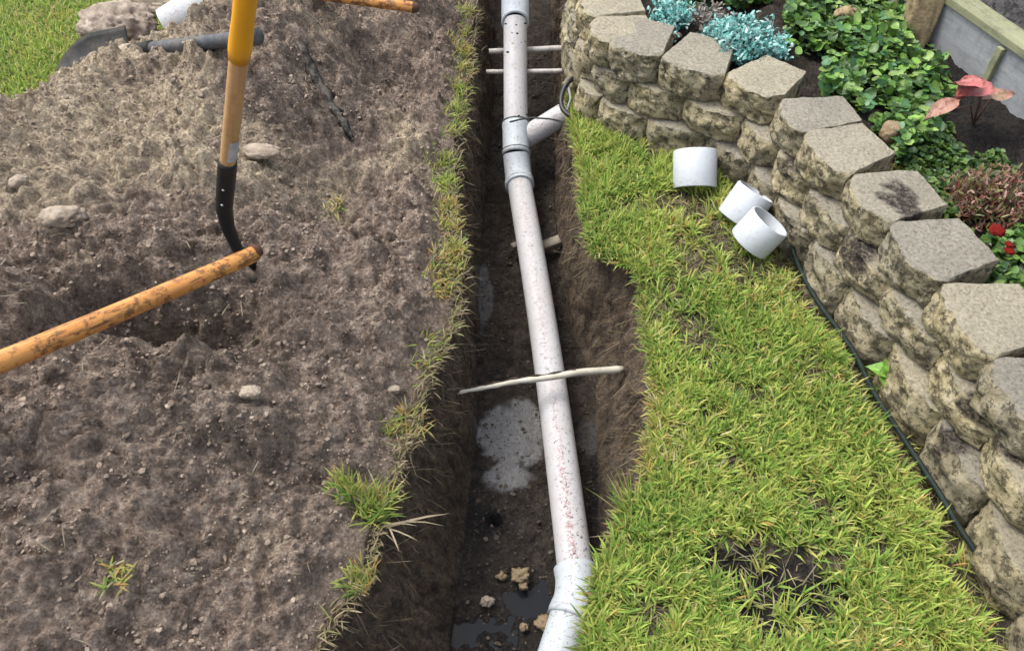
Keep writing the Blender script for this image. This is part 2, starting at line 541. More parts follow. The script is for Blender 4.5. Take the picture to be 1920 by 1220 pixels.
# heap
g0 = reg == 0
hm = np.where(g0, mound_h(X, YY), 0)
mask_m = np.where(g0, ss(mound_s(X, YY) + .05 * fbm(X, YY, 0, 3, 3, .5, 21) + .035 * fbm(X, YY, 0, 16, 3, .6, 8), -.01, .03) *
                  ss(np.interp(YY, _yl, _xl) - X - .03, 0, .05), 0)
rough = .034 * np.abs(fbm(X, YY, 0, 7, 4, .58, 41)) - .008 + .0080 * fbm(X, YY, 0, 30, 3, .62, 44) + .0050 * fbm(X, YY, 0, 80, 2, .7, 47)
clod = (.036 * cells(X, YY, 15, 900, .45) * ss(fbm(X, YY, 0, 3, 2, .5, 901), -.1, .4) + .021 * cells(X, YY, 32, 910, .6) + .010 * cells(X, YY, 62, 920, .6))
Z = Z + np.where(g0, hm + mask_m * (rough + clod) * fine_area, 0)
# gentle unevenness of the lawn and the dip at the foot of the stone wall
lawn = reg == 4
dwall = (xw(YY) - X)
Z = Z + np.where(lawn, .012 * fbm(X, YY, 0, 3, 3, .5, 51) * ss(X - XR[:, None], 0, .08) - .055 * np.exp(-((dwall - .045) / .06) ** 2) * (1 - .7 * ss(YY, 1.9, 2.2)), 0)
pb = at(1450, 1095, 0)
blackp = np.exp(-(((X - pb.x) / .135) ** 2 + ((YY - pb.y) / .085) ** 2) ** 1.2 - 1.1 * fbm(X, YY, 0, 12, 3, .6, 9)) * (np.hypot(X - pb.x, YY - pb.y) < .26)
Z = Z - np.where(lawn, .022 * blackp, 0)
# floor features
flo = reg == 2
fl = .012 * fbm(X, YY, 0, 11, 4, .6, 61) + .006 * fbm(X, YY, 0, 60, 2, .6, 62)
for (px, py, z, rx, ry, dz) in ((870, 1190, -.42, .075, .055, -.040), (1000, 1135, -.42, .045, .03, -.035), (928, 968, -.39, .019, .016, -.06), (1120, 905, -.39, .04, .09, -.015)):
    fl = fl + dz * gauss(X, YY, px, py, z, rx, ry)
Z = Z + np.where(flo, fl, 0)
# trench sides: lumps, root channels
for r_, sg in ((1, 1), (3, -1)):
    m = reg == r_
    amp = np.sin(np.pi * np.clip(side, 0, 1)) ** .5
    dx = (.010 * fbm(YY, 0 * YY, 0, 22, 2, .5, 79) + .022 * fbm(X * .3, YY, Z * .35, 13, 4, .6, 71 + r_) + .007 * fbm(YY, Z * .3, 0, 70, 3, .6, 73)) * amp
    X = X + np.where(m, sg * dx, 0)
    Z = Z + np.where(m, .008 * fbm(X, YY, 0, 40, 2, .6, 75) * amp, 0)
wet = np.where((reg >= 1) & (reg <= 3), 1.0, 0.0)
edge_l = np.interp(YY, _yl, _xl) - X
wet = np.maximum(wet, np.where(g0, .75 * (1 - ss(edge_l, .0, .07)), 0))
wet = np.maximum(wet, np.where(g0, .26 * ss(fbm(X, YY, 0, 2.2, 4, .6, 81), .12, .6) + .45 * gauss(X, YY, 330, 600, .2, .3, .16) + .35 * gauss(X, YY, 500, 860, .15, .2, .10)  # local patches give the heap's hollows the darker trench soil colour
                               + .4 * gauss(X, YY, 620, 190, .2, .12, .12), 0))
wet = np.where(lawn, .8, wet)
pale = np.where(g0, ss(.9 * gauss(X, YY, 180, 250, .2, .5, .3) + .8 * gauss(X, YY, 330, 90, .2, .4, .2) + .75 * gauss(X, YY, 420, 280, .25, .3, .14) + .6 * gauss(X, YY, 80, 400, .25, .3, .2)
                       + .45 * gauss(X, YY, 760, 230, .1, .14, .3) + .45 * gauss(X, YY, 570, 1000, .12, .2, .1) + .3 * gauss(X, YY, 450, 730, .2, .1, .05) + .3 * fbm(X, YY, 0, 6, 4, .6, 83), .16, .75), 0)
silt = np.zeros_like(X)
s_n = .30 * fbm(X, YY, 0, 9, 4, .6, 91) + .15 * fbm(X, YY, 0, 40, 3, .6, 92)
for (px, py, rx, ry, k) in ((958, 815, .086, .115, 1.0), (955, 885, .07, .06, .95), (985, 765, .05, .07, 1.0), (1105, 815, .038, .06, .22), (905, 560, .03, .16, .4)):
    c = at(px, py, -.39)
    silt = np.maximum(silt, k * ss(1.15 - (((X - c.x) / rx) ** 2 + ((YY - c.y) / ry) ** 2) ** .5 + s_n * .8, 0, .34))
silt = np.where(flo, silt, np.where(reg == 1, silt * .5, 0))
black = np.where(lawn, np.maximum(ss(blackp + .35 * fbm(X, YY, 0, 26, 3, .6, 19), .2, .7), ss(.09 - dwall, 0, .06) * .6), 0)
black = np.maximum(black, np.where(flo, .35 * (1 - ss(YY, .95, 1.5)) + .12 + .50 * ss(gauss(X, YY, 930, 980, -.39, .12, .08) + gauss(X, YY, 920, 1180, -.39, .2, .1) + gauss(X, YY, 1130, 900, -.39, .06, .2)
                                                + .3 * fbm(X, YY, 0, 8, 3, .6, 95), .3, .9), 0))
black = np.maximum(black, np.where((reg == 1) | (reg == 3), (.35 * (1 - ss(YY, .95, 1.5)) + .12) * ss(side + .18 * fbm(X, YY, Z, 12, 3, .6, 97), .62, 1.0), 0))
gloss = np.where(flo, np.maximum(.55 * black, .0), 0)
sidea = np.where((reg == 1) | (reg == 3), 1.0, 0.0)

V = np.stack([X, YY, Z], -1).reshape(-1, 3)
idx = np.arange(ny * nx).reshape(ny, nx)
Q = np.stack([idx[:-1, :-1], idx[:-1, 1:], idx[1:, 1:], idx[1:, :-1]], -1)
freg = reg[:-1, :-1]
fm = mask_m[:-1, :-1] > .4
sel = {'trench': (freg >= 1) & (freg <= 3), 'soil_heap': (freg == 0) & fm, 'ground': ((freg == 0) & ~fm) | (freg == 4)}
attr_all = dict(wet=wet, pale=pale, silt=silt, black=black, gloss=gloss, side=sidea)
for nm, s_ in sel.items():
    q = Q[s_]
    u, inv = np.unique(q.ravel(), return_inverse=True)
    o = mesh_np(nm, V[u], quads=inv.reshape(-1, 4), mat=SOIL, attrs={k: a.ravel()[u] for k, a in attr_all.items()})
    tag(o, kind='structure')


# height lookup on the finished ground (left of the trench edge, and the lawn)
def hz(x, y):
    j = int(np.clip(np.searchsorted(ys, y), 1, ny - 1))
    return float(np.interp(x, X[j], Z[j])) if True else 0


def hz_many(x, y):
    j = np.clip(np.searchsorted(ys, y), 1, ny - 1)
    out = np.empty(len(x))
    for k in range(len(x)):
        row = X[j[k]]
        i = np.searchsorted(row[:nL0], x[k]) if x[k] < row[nL0 - 1] else nR0 + np.searchsorted(row[nR0:], x[k])
        out[k] = Z[j[k], min(i, nx - 1)]
    return out


nL0 = len(xa) + NM
nR0 = nx - NL


# ------------------------------------------------------------------ flower bed soil behind the stones
by = np.concatenate([np.arange(-1.6, .3, .1), np.arange(.3, 3.6, .012), np.arange(3.7, 8, .3)])
bt = np.concatenate([np.arange(0, 1.5, .012), np.arange(1.6, 7, .3)])
BX = xw(by)[:, None] + .105 + bt[None, :]
BY = np.repeat(by[:, None], len(bt), 1)
BZ = .215 + .03 * fbm(BX, BY, 0, 4, 3, .5, 101) + .012 * fbm(BX, BY, 0, 25, 3, .6, 102) + .035 * ss(bt[None, :], .2, .9)
BZ[:, 0] = .0
bi = np.arange(BX.size).reshape(BX.shape)
bed = mesh_np('flower_bed_soil', np.stack([BX, BY, BZ], -1).reshape(-1, 3), quads=np.stack([bi[:-1, :-1], bi[:-1, 1:], bi[1:, 1:], bi[1:, :-1]], -1).reshape(-1, 4), mat=SOIL,
              attrs=dict(wet=np.full(BX.size, 1.), black=(.35 + .5 * np.clip(gauss(BX, BY, 1800, 130, .25, .28, .22) + gauss(BX, BY, 1880, 240, .25, .2, .2), 0, 1)).ravel()))
tag(bed, kind='structure')


def bedz(x, y):
    y_ = float(y); b = float(x) - float(xw(y_)) - .105
    return float(.215 + .03 * fbm(np.array([x]), np.array([y]), 0, 4, 3, .5, 101)[0] + .035 * ss(b, .2, .9))


# ------------------------------------------------------------------ water in the trench bottom
M = Mat('dark_water', 0.12, 0.12)
M.set('Base Color', (0.012, 0.014, 0.017, 1)); M.bump(M.noise(60, 3, .5), 0.08, 0.001)
WATER = M.m
for (px, py, rx, ry) in ((868, 1190, .14, .11), (1000, 1135, .10, .07)):
    c = at(px, py, -.42)
    a = np.linspace(0, 2 * np.pi, 28, endpoint=False)
    Vp = np.stack([c.x + rx * np.cos(a), c.y + ry * np.sin(a), np.full(28, -.417 if px < 900 else -.416)], -1)
    Vp = np.vstack([Vp, [c.x, c.y, Vp[0, 2]]])
    mesh_np('puddle', Vp, tris=[(28, i, (i + 1) % 28) for i in range(28)], mat=WATER)['kind'] = 'structure'

# ------------------------------------------------------------------ retaining wall: three courses of split stone blocks
n_ = 19
g = np.linspace(-1, 1, n_)
_vid, _vl, _fl = {}, [], []
def _cv(p):
    k = tuple(np.round(p, 5))
    if k not in _vid: _vid[k] = len(_vl); _vl.append(p)
    return _vid[k]
for ax in range(3):
    for sg in (-1, 1):
        for i in range(n_ - 1):
            for j in range(n_ - 1):
                f_ = []
                for (a_, b_) in ((i, j), (i + 1, j), (i + 1, j + 1), (i, j + 1)):
                    p = [0, 0, 0]; p[ax] = sg; p[(ax + 1) % 3] = g[a_]; p[(ax + 2) % 3] = g[b_]
                    f_.append(_cv(tuple(p)))
                _fl.append(f_ if sg > 0 else f_[::-1])
CUBE_V, CUBE_Q = np.array(_vl, float), np.array(_fl)


def block_mesh(wf, wb, dep, h, seed, soot=None, amp=1.0):
    a, b, c = CUBE_V.T
    # soften the cube's corners
    k = .12
    def soft(u): return u
    t = (b + 1) / 2                                   # 0 front .. 1 back
    width = (wf * (1 - t) + wb * t) / 2
    x = a * width
    y = t * dep
    z = (c + 1) / 2 * h
    front = (1 - t) ** 2.2
    chamf = np.clip(np.abs(a) - .55, 0, 1) / .45
    y = y - front * (.020 * (1 - a ** 2) + .010) + front * .017 * chamf ** 1.8
    y = y + front * .008 * np.abs(c) ** 3.0
    nf = fbm(x, y, z, 15, 2, .6, seed) * .0065 * amp + fbm(x, y, z, 45, 4, .72, seed + 9) * .0052
    nf = nf - .010 * np.abs(vnoise(x * 20, z * 20, y * 20, seed + 4)) + .004
    y = y + front * nf * 1.25
    edge = (np.abs(a) > .93) | (np.abs(c) > .93)
    x = x * (1 - .03 * (np.abs(c) > .99) * (1 + .6 * vnoise(y * 40, z * 40, x * 40, seed))) + (1 - front) * .0022 * fbm(x, y, z, 45, 2, .5, seed + 3)
    z = z + .0022 * fbm(x, y, 0 * x, 30, 3, .5, seed + 5) * (np.abs(c) > .5)
    z = z + np.where((c > .99), -.0025 * ss(front, .8, 1.0) * (1 + fbm(x, 0 * x, 0 * x, 60, 2, .5, seed)), 0)
    top = (c > .99).astype(float)
    V = np.stack([x, y, z], -1)
    so = np.zeros(len(V))
    if soot is not None:
        so = ss(1.0 - np.sqrt(((x - soot[0]) / soot[2]) ** 2 + ((y - soot[1]) / soot[3]) ** 2) + .35 * fbm(x, y, z, 30, 4, .6, seed), 0, .3) * (c > soot[4])
    return V, top, so


wall = empty('retaining_wall', (0.9, 1.3, 0))
tag(wall, 'low curved garden wall of three courses of rough buff concrete stones', 'wall')
J = [Vector((x, y, 0)) for x, y in JOINTS]
ROWH = .099
bcount = 0
for row in range(3):                                  # 0 = caps
    ztop = .300 - row * ROWH
    hgt = ROWH - .003 if row < 2 else ROWH + .05
    if row == 1:
        pts = [J[0]] + [(J[i] + J[i + 1]) / 2 for i in range(len(J) - 1)] + [J[-1]]
    else: pts = J
    off = -.016 * row
    for i in range(len(pts) - 1):
        a, b = pts[i], pts[i + 1]
        d = b - a; L = d.length; d.normalize()
        nrm = Vector((-d.y, d.x, 0))
        if nrm.x < -.2 and False: nrm = -nrm
        mid = (a + b) / 2
        rnd = random.Random(row * 100 + i)
        soot = None
        if row == 0 and i == 10: soot = (.045, .075, .085, .05, .5)
        elif row == 1 and i == 11: soot = (-.03, -.02, .07, .06, -.2)
        elif row in (1, 2) and i > 8 and rnd.random() < .30: soot = (rnd.uniform(-.07, .07), .01, .05, .05, .3)
        wb = L * (0.74 if row == 0 else .8)
        Vb, top, so = block_mesh(L * (1.0 + .008 * rnd.random()), wb, .172 + .01 * rnd.random(), hgt, row * 37 + i * 3 + 1, soot, 1.0 + .4 * rnd.random())
        m_ = mesh_np('block', Vb, quads=CUBE_Q, mat=STONE, parent=wall, smooth=True, attrs=dict(topface=top, soot=so))
        ang = math.atan2(d.y, d.x) + rnd.uniform(-.05, .05)
        es = m_.modifiers.new('edge', 'EDGE_SPLIT'); es.split_angle = R(42)
        p = mid + nrm * (off + rnd.uniform(-.006, .004))
        p.z = ztop - hgt
        m_.location = p - wall.location
        m_.rotation_euler = (rnd.uniform(-.018, .018), rnd.uniform(-.02, .02), ang)
        bcount += 1


# ------------------------------------------------------------------ drain pipe
drain = empty('drain_pipe', at(1028, 700, -.33))
tag(drain, 'long dirty white plastic drain pipe running down the middle of the open trench', 'pipe')
O = np.array(drain.location)
PR = .0445


def pipe_part(name, pts, r, mat, dirty=0.0, n=28, capped=False, parent=drain):
    pts = np.asarray(pts, float)
    V, q, t = tube_geo(pts, r, n, cap=capped)
    ring = len(pts) * n
    T, N, B = frames(pts)
    cen = np.repeat(pts, n, 0)
    nv = (V[:ring] - cen); nv /= np.linalg.norm(nv, axis=1)[:, None]
    if capped: nv = np.vstack([nv, [[0, 0, 0]], [[0, 0, 0]]])
    up = nv[:, 2]; pr_ = ss(1 - np.abs(nv[:, 0] + .12) / .30, 0, .8) * (up > 0)
    ylow = 1 - ss(V[:, 1], .95, 1.35)
    dr = np.clip(.45 + 1.1 * ylow, 0, 1) * ss(1 - np.abs(nv[:, 0] - .1) / .9, 0, .7) * dirty
    o = mesh_np(name, V - O, quads=q, tris=t or None, mat=mat, parent=parent, attrs=dict(up=up, print=pr_ * dirty * np.clip(.35 + ylow, 0, 1), dirty=dr))
    return o


def line(a, b, n=12): return [Vector(a).lerp(Vector(b), k / (n - 1)) for k in range(n)]


A0 = at(966, -60, .10); A1 = at(966, 40, .06); A2 = at(967, 238, -.16); A3 = at(968, 285, -.205); A4 = at(974, 345, -.262)
B1 = at(1080, 1078, -.285)
C0 = at(1045, 1180, -.30); C1 = at(1035, 1260, -.31)
pipe_part('pipe_segment', line(A1 + (A0 - A1) * .0, A2), PR, PIPE, .25)
# top coupling with a rolled rim
dA = (A0 - A1).normalized()
Vc, qc, _ = lathe_geo([(-.012, PR + .001), (-.012, .052), (-.004, .053), (.028, .0515), (.034, .0535), (.20, .0535), (.20, .0445)], (A1, dA), 36)
mesh_np('coupling', Vc - O, quads=qc, mat=FIT, parent=drain)
pipe_part('pipe_segment', line(A1 + dA * .19, A1 + dA * .9), PR, PIPE, .25)
# wye fitting (with the branch socket) and a shallow bend below it
dF = (A3 - A2).normalized()
prof = [(-.012, PR + .001), (-.012, .0505), (.0, .0515), (.010, .0495), ((A3 - A2).length - .01, .0495), ((A3 - A2).length, .0525), ((A3 - A2).length + .014, .0525), ((A3 - A2).length + .014, .045)]
Vc, qc, _ = lathe_geo(prof, (A2, dF), 36)
wye = mesh_np('wye_fitting', Vc - O, quads=qc, mat=FIT, parent=drain)
mainD = (B1 - A4).normalized()
bend = [A3 + dF * .01]
for k in range(1, 9):
    t = k / 8; p0, p1, p2 = A3 + dF * .01, A4 - mainD * .05, A4 + mainD * .012
    bend.append(p0 * (1 - t) ** 2 + p1 * 2 * t * (1 - t) + p2 * t * t)
rr = [.0495] * 7 + [.0525, .0525]
pipe_part('bend_fitting', bend, rr, FIT)
Vc, qc, _ = lathe_geo([(-.012, .050), (-.012, .0535), (.010, .0535), (.014, .0515), (.014, .0440)], (A4, mainD), 36)
mesh_np('collar', Vc - O, quads=qc, mat=FIT, parent=drain)
# main straight run, sagging very slightly
L_ = line(A4, B1, 40)
L_ = [p + Vector((.010 * math.sin(math.pi * k / 39), 0, -.006 * math.sin(math.pi * k / 39))) for k, p in enumerate(L_)]
pipe_part('pipe_segment', L_, PR, PIPE, 1.0, 36)
# lower elbow
dC = (C0 - B1).normalized()
el = []
for k in range(11):
    t = k / 10; p0, p1, p2 = B1 - mainD * .02, B1 + mainD * .040, B1 + mainD * .040 + dC * .05
    el.append(p0 * (1 - t) ** 2 + p1 * 2 * t * (1 - t) + p2 * t * t)
pipe_part('elbow_fitting', el, [.053, .053, .0515] + [.0505] * 5 + [.052, .0535, .0535], FIT)
E1 = el[-1]
dC = (C1 - C0); dC = (Vector(el[-1]) - Vector(el[-2])).normalized()
Vc, qc, _ = lathe_geo([(.0, .0530), (.0, .0545), (.018, .0545), (.018, .0445)], (E1, dC), 36)
mesh_np('collar', Vc - O, quads=qc, mat=FIT, parent=drain)
pipe_part('pipe_segment', line(E1 - dC * .02, E1 + dC * .8), .048, FIT, 0, 36)
# branch towards the wall
Bs = A2.lerp(A3, .35) + Vector((0, 0, -.035)); Be = at(1068, 208, -.10)
dB = (Be - Bs).normalized()
pipe_part('branch_pipe', line(Bs + dB * .0, Be + dB * .02), .041, PIPE, .9, capped=False)
# loose black tie lying over the branch and the pipe
CABLE = flat_material('black_plastic', (0.018, 0.019, 0.020), 0.45, 0.4, .3, 60)
tie_px = [(956, 229, -.088), (975, 224, -.078), (1000, 221, -.082), (1030, 223, -.062), (1050, 227, -.04), (1072, 236, -.02)]
tp = np.array([at(*p) for p in tie_px])
MB().tube(tp, .0032, 8).build('tie_strap', CABLE)
o = bpy.data.objects['tie_strap']; tag(o, 'thin black strap lying over the drain pipe and its side branch', 'strap')
# black rings where the parts are glued
for (c_, d_) in ((A2 - dF * .010, dF), (A3 + dF * .002, dF), (A4 + mainD * .004, mainD)):
    Vc, qc, _ = lathe_geo([(-.0015, .050), (-.0015, .0548 - .0012), (.0015, .0548 - .0012), (.0015, .050)], (c_ - d_ * .004, d_), 36)
    mesh_np('glue_line', Vc - O, quads=qc, mat=flat_material('glue_line', (.10, .10, .105), .6), parent=drain)

# mud crumbs stuck on the upper pipe
mb = MB()
for (px, py, r) in ((948, 45, .006), (968, 47, .005), (985, 44, .007), (970, 63, .006), (960, 62, .004), (985, 78, .004), (952, 98, .007), (973, 217, .005), (988, 215, .006), (977, 80, .003), (962, 82, .003)):
    zz = .06 - (py - 40) / 198 * .22
    p = at(px, py, zz + .044)
    Vi = ICO1[0] * r * np.array([.95, 1, .4]) + np.array(p)
    mb.add(Vi - O, t=ICO1[1])
mb.build('mud_crumbs', flat_material('mud', (.03, .024, .02), .9), drain)['kind'] = 'stuff'

# ------------------------------------------------------------------ thin rods and the root across the trench
ROD = flat_material('pale_rod', (0.52, 0.49, 0.45), 0.55, 0.3, .12, 50, dirt=(.14, .11, .09), dirt_amt=.6)
for (p0, p1, z0, z1, r, lab) in (((917, 97), (1061, 90), -.035, -.02, .0105, 'pale thin rod under the pipe, upper of the two rods nearest the photo top'),
                                 ((912, 135), (1062, 133), -.06, -.05, .0085, 'pale thin rod under the pipe, lower of two rods, just above the side branch')):
    a, b = at(*p0, z0), at(*p1, z1)
    o = MB().tube(np.array(line(a, b, 9)) - np.array(a), r, 12).build('rod', ROD, origin=(0, 0, 0)); o.location = a
    tag(o, lab, 'rod', 'pale rods crossing under the drain pipe')
ROOT = flat_material('peeled_root', (0.56, 0.53, 0.44), 0.6, 0.25, .15, 60, dirt=(.10, .075, .055), dirt_amt=.35)
ROOTD = flat_material('root_bark', (0.045, 0.033, 0.026), 0.85, 0.2, .4, 80)
ra, rb = at(826, 745, -.17), at(1168, 692, -.205)
rp = [Vector(ra).lerp(rb, t) + Vector((0, .002 * math.sin(t * 9), .002 * math.sin(t * 19))) for t in np.linspace(0, 1, 34)]
rp = np.array([(p.x, p.y, p.z + .02 * math.sin(math.pi * (k / 33))) for k, p in enumerate(rp)])
rad = np.interp(np.linspace(0, 1, 34), [0, .25, .5, .75, .97, 1], [.0040, .0062, .0082, .0100, .0110, .0095])
rad = rad * (1 + .16 * np.sin(np.arange(34) * 2.1) * (np.arange(34) < 17))
root_o = MB().tube(rp, rad, 12).build('root', ROOT, origin=tuple(rp[17]))
tag(root_o, 'peeled cream root lying across the drain pipe, thinner at its left end', 'root')
bark = MB().tube(rp[1:25] + np.array([0, .006, .002]), rad[1:25] * .72 * (1 + .3 * np.sin(np.arange(24) * 1.7)), 8).build('bark', ROOTD, None)
bark.parent = root_o; bark.location = -root_o.location
# wood scrap below the upper bend
WOODG = flat_material('grey_wood', (0.27, 0.235, 0.19), 0.85, 0.2, .3, 60, dirt=(.05, .04, .035), dirt_amt=.6)
a = at(1020, 462, -.36)
rz = Matrix.Rotation(R(18), 3, 'Z') @ Matrix.Rotation(R(-12), 3, 'Y')
o = MB().box((0, 0, 0), .062, .020, .012, rz).box((-.075, .022, -.004), .045, .012, .009, Matrix.Rotation(R(28), 3, 'Z')).build('wood_scrap', WOODG, bevel=.003)
o.location = a; tag(o, 'small broken piece of grey wood lodged under the drain pipe', 'wood scrap')

# ------------------------------------------------------------------ couplings on the grass
def ring(name, centre, axis, L, Ro, lab):
    prof = [(-L / 2, Ro - .007), (-L / 2 + .001, Ro - .001), (-L / 2 + .003, Ro), (L / 2 - .003, Ro), (L / 2, Ro - .002), (L / 2, Ro - .006), (.004, Ro - .0075), (.002, Ro - .011), (-.002, Ro - .011), (-.004, Ro - .0075)]
    Vc, qc, _ = lathe_geo(prof, ((0, 0, 0), axis), 48, closed=True)
    o = mesh_np(name, Vc, quads=qc, mat=RINGM, loc=centre)
    o.data.shade_smooth()
    e = o.modifiers.new('edge', 'EDGE_SPLIT'); e.split_angle = R(40)
    tag(o, lab, 'coupling', 'white pipe couplings left on the grass')
    return o
ring('pipe_coupling', at(1303, 318, .055), (.0, .72, .69), .115, .0665, 'white pipe coupling lying by itself on the grass, highest in the photo')
ring('pipe_coupling', at(1398, 386, .058), (.50, .34, .79), .100, .060, 'rear of two white pipe couplings leaning together beside the stone wall')
ring('pipe_coupling', at(1424, 436, .072), (.54, .16, .83), .088, .062, 'front of two white pipe couplings leaning together beside the stone wall')

# ------------------------------------------------------------------ tools on the heap
YEL = flat_material('yellow_grip', (0.80, 0.36, 0.012), 0.42, 0.4, .06, 30, dirt=(.45, .2, .02), dirt_amt=.25)
ASH = wood_material('ash_handle', (0.55, 0.33, 0.15), (0.45, 0.255, 0.11), (.22, .12, .05), 2, 1, .38, .25)
BLK = flat_material('black_steel', (0.012, 0.012, 0.013), 0.42, 0.4, .3, 60)
STEEL = flat_material('blade_steel', (0.020, 0.021, 0.021), 0.62, 0.2, .4, 30, metallic=.0, dirt=(.09, .07, .055), dirt_amt=.35)


def blade_geo(L, Wd, curl=.35):
    """pointed round blade, x across, y towards the tip, z up (concave)"""
    nu, nv = 17, 19
    V = []
    for lay in (0, 1):
        for j in range(nv):
            t = j / (nv - 1)
            w = Wd / 2 * (1 if t < .45 else math.sqrt(max(0, 1 - ((t - .45) / .55) ** 1.7)))
            w = max(w, .004) * (1 - .10 * (1 - t))
            for i in range(nu):
                u = i / (nu - 1) * 2 - 1
                V.append((u * w, t * L, curl * Wd * (u * w / (Wd / 2)) ** 2 * .5 + .05 * L * (t - .3) ** 2 - .035 * math.exp(-(u * 4) ** 2) * (1 - t) ** 2 * .5 - lay * .0025))
    q = []
    for lay in (0, 1):
        o_ = lay * nu * nv
        for j in range(nv - 1):
            for i in range(nu - 1):
                f_ = (o_ + j * nu + i, o_ + j * nu + i + 1, o_ + (j + 1) * nu + i + 1, o_ + (j + 1) * nu + i)
                q.append(f_ if lay == 0 else f_[::-1])
    m = nu * nv
    for j in range(nv - 1):
        q.append((j * nu, (j + 1) * nu, (j + 1) * nu + m, j * nu + m)); q.append((j * nu + nu - 1, j * nu + nu - 1 + m, (j + 1) * nu + nu - 1 + m, (j + 1) * nu + nu - 1))
    for i in range(nu - 1):
        q.append((i, i + m, i + 1 + m, i + 1)); e = (nv - 1) * nu
        q.append((e + i, e + i + 1, e + i + 1 + m, e + i + m))
    return np.array(V), q


def along(px, py, d):
    """point at distance d in front of the camera, towards a pixel"""
    u = (px - 960) / FPX; v = (py - 610) / FPX
    s, c = math.sin(PITCH), math.cos(PITCH)
    return Vector((u, c - v * s, -s - v * c)) * d + Vector((0, 0, CAM_H))


# standing shovel with the yellow grip
S0 = along(460, 0, 1.36); S1 = along(452, 112, 1.475); S2 = along(427, 303, 1.73); S3 = along(420, 390, 1.86); S4 = along(445, 466, 1.95)
axd = (S0 - S2).normalized()
S1 = S2 + axd * (S1 - S2).dot(axd)
shov = empty('standing_shovel', S4)
tag(shov, 'shovel stuck upright in the soil heap, yellow grip above a tan wooden handle', 'shovel')
O2 = np.array(shov.location)
def built(mb, name, mat, **k):
    o = mb.build(name, mat, shov, **k); o.location = -Vector(O2); return o
gt = S1 + axd * .75
pts = np.array(line(S1, gt, 30)); rr = .0205 + .0009 * np.sin(np.arange(30) * 1.1); rr[0] = .0195
built(MB().tube(pts, rr, 24), 'grip', YEL)
# handle keeps its grain along its own axis: build along z, then rotate
def shaft(name, a, b, r0, r1, mat, parent, n=24, dome=True, wob=0.0, segs=18):
    a, b = Vector(a), Vector(b); L = (b - a).length
    zs = np.linspace(0, L, segs); r = np.linspace(r0, r1, segs)
    pts = np.stack([wob * np.sin(zs * 5), wob * np.cos(zs * 4) - wob, zs], -1)
    if dome:
        pts = np.vstack([pts, [pts[-1] + (0, 0, r1 * .5)], [pts[-1] + (0, 0, r1 * .75)]]); r = np.concatenate([r, [r1 * .78, r1 * .3]])
    V, q, t = tube_geo(pts, r, n)
    o = mesh_np(name, V, quads=q, tris=t, mat=mat, parent=parent)
    o.rotation_euler = (b - a).to_track_quat('Z', 'Y').to_euler()
    o.location = a - (Vector(parent.location) if parent else Vector())
    return o
shaft('handle', S2 - axd * .05, S1 + axd * .02, .0168, .0182, ASH, shov, dome=False)
# sticker on the handle
LBL = flat_material('grey_sticker', (0.42, 0.43, 0.45), 0.4, 0.4, .25, 50)
side_v = Vector((1, 0.1, 0)) - axd * Vector((1, .1, 0)).dot(axd); side_v.normalize(); bk = axd.cross(side_v)
st = []
for k in range(7):
    a_ = R(-95 + k * 18); rv = side_v * math.cos(a_) + (-bk) * math.sin(a_) * -1
    for h_ in (.020, .085): st.append(S2 + axd * h_ + rv * .0186)
built(MB().add(np.array(st), [(2 * k, 2 * k + 1, 2 * k + 3, 2 * k + 2) for k in range(6)]), 'sticker', LBL)
# socket, bent at its lower end
sp_ = [S2 + axd * .004, S2 - axd * .01, S2.lerp(S3, .5), S3, S3.lerp(S4, .45) + Vector((-.006, 0, .0)), S4, S4 + Vector((.03, .01, -.08))]
built(MB().tube(np.array(sp_), [.0192, .0205, .0205, .0195, .0165, .0135, .013], 22), 'socket', BLK)
mbr = MB()
for t in (.45, .78):
    p = S2.lerp(S3, t); dc_ = (Vector((0, 0, CAM_H)) - p).normalized(); dc_ = (dc_ - (S2 - S3).normalized() * dc_.dot((S2 - S3).normalized())).normalized(); p = p + dc_ * .0195 + Vector((-.005, .0, 0))
    r_ = MB().add(ICO2[0] * .0032 + np.array(p), t=ICO2[1]); built(r_, 'rivet', flat_material('rivet_steel', (.6, .6, .6), .35, .5, .1, metallic=.6))
Vb, qb = blade_geo(.27, .20, .30)
rot = Matrix(((0.86, .12, .49), (-.50, -.05, .86), (.08, -.99, .05))).to_3x3()
rotm = np.array(Matrix.Rotation(R(-30), 3, 'Z') @ Matrix.Rotation(R(-96), 3, 'X'))
Vb = Vb @ rotm.T + np.array(S4 + Vector((.02, .0, -.085)))
built(MB().add(Vb, qb), 'blade', STEEL)

# loose wooden handle lying across the heap (its metal head is out of the photo)
WOODO = wood_material('orange_wood', (0.62, 0.30, 0.085), (0.50, 0.205, 0.055), (.085, .040, .020), 2, 1, .42, .8)
H1 = along(474, 474, 1.80); H0 = along(12, 672, 1.47)
hd = (H0 - H1).normalized(); Hs = H1 - hd * 0.0
He = H1 + hd * 1.05
hand = empty('wooden_tool', He)
tag(hand, 'orange brown wooden tool handle lying across the heap with a dark worn tip', 'tool handle')
shaft('shaft', He, H1, .0235, .0185, WOODO, hand, 28, wob=.002, segs=30)
DK = flat_material('dark_worn_tip', (0.085, 0.040, 0.025), 0.7, 0.3, .4, 90)
tipb = shaft('tip', H1 - hd * .0, H1 - hd * .0105, .0188, .0165, DK, hand, 24, segs=4)

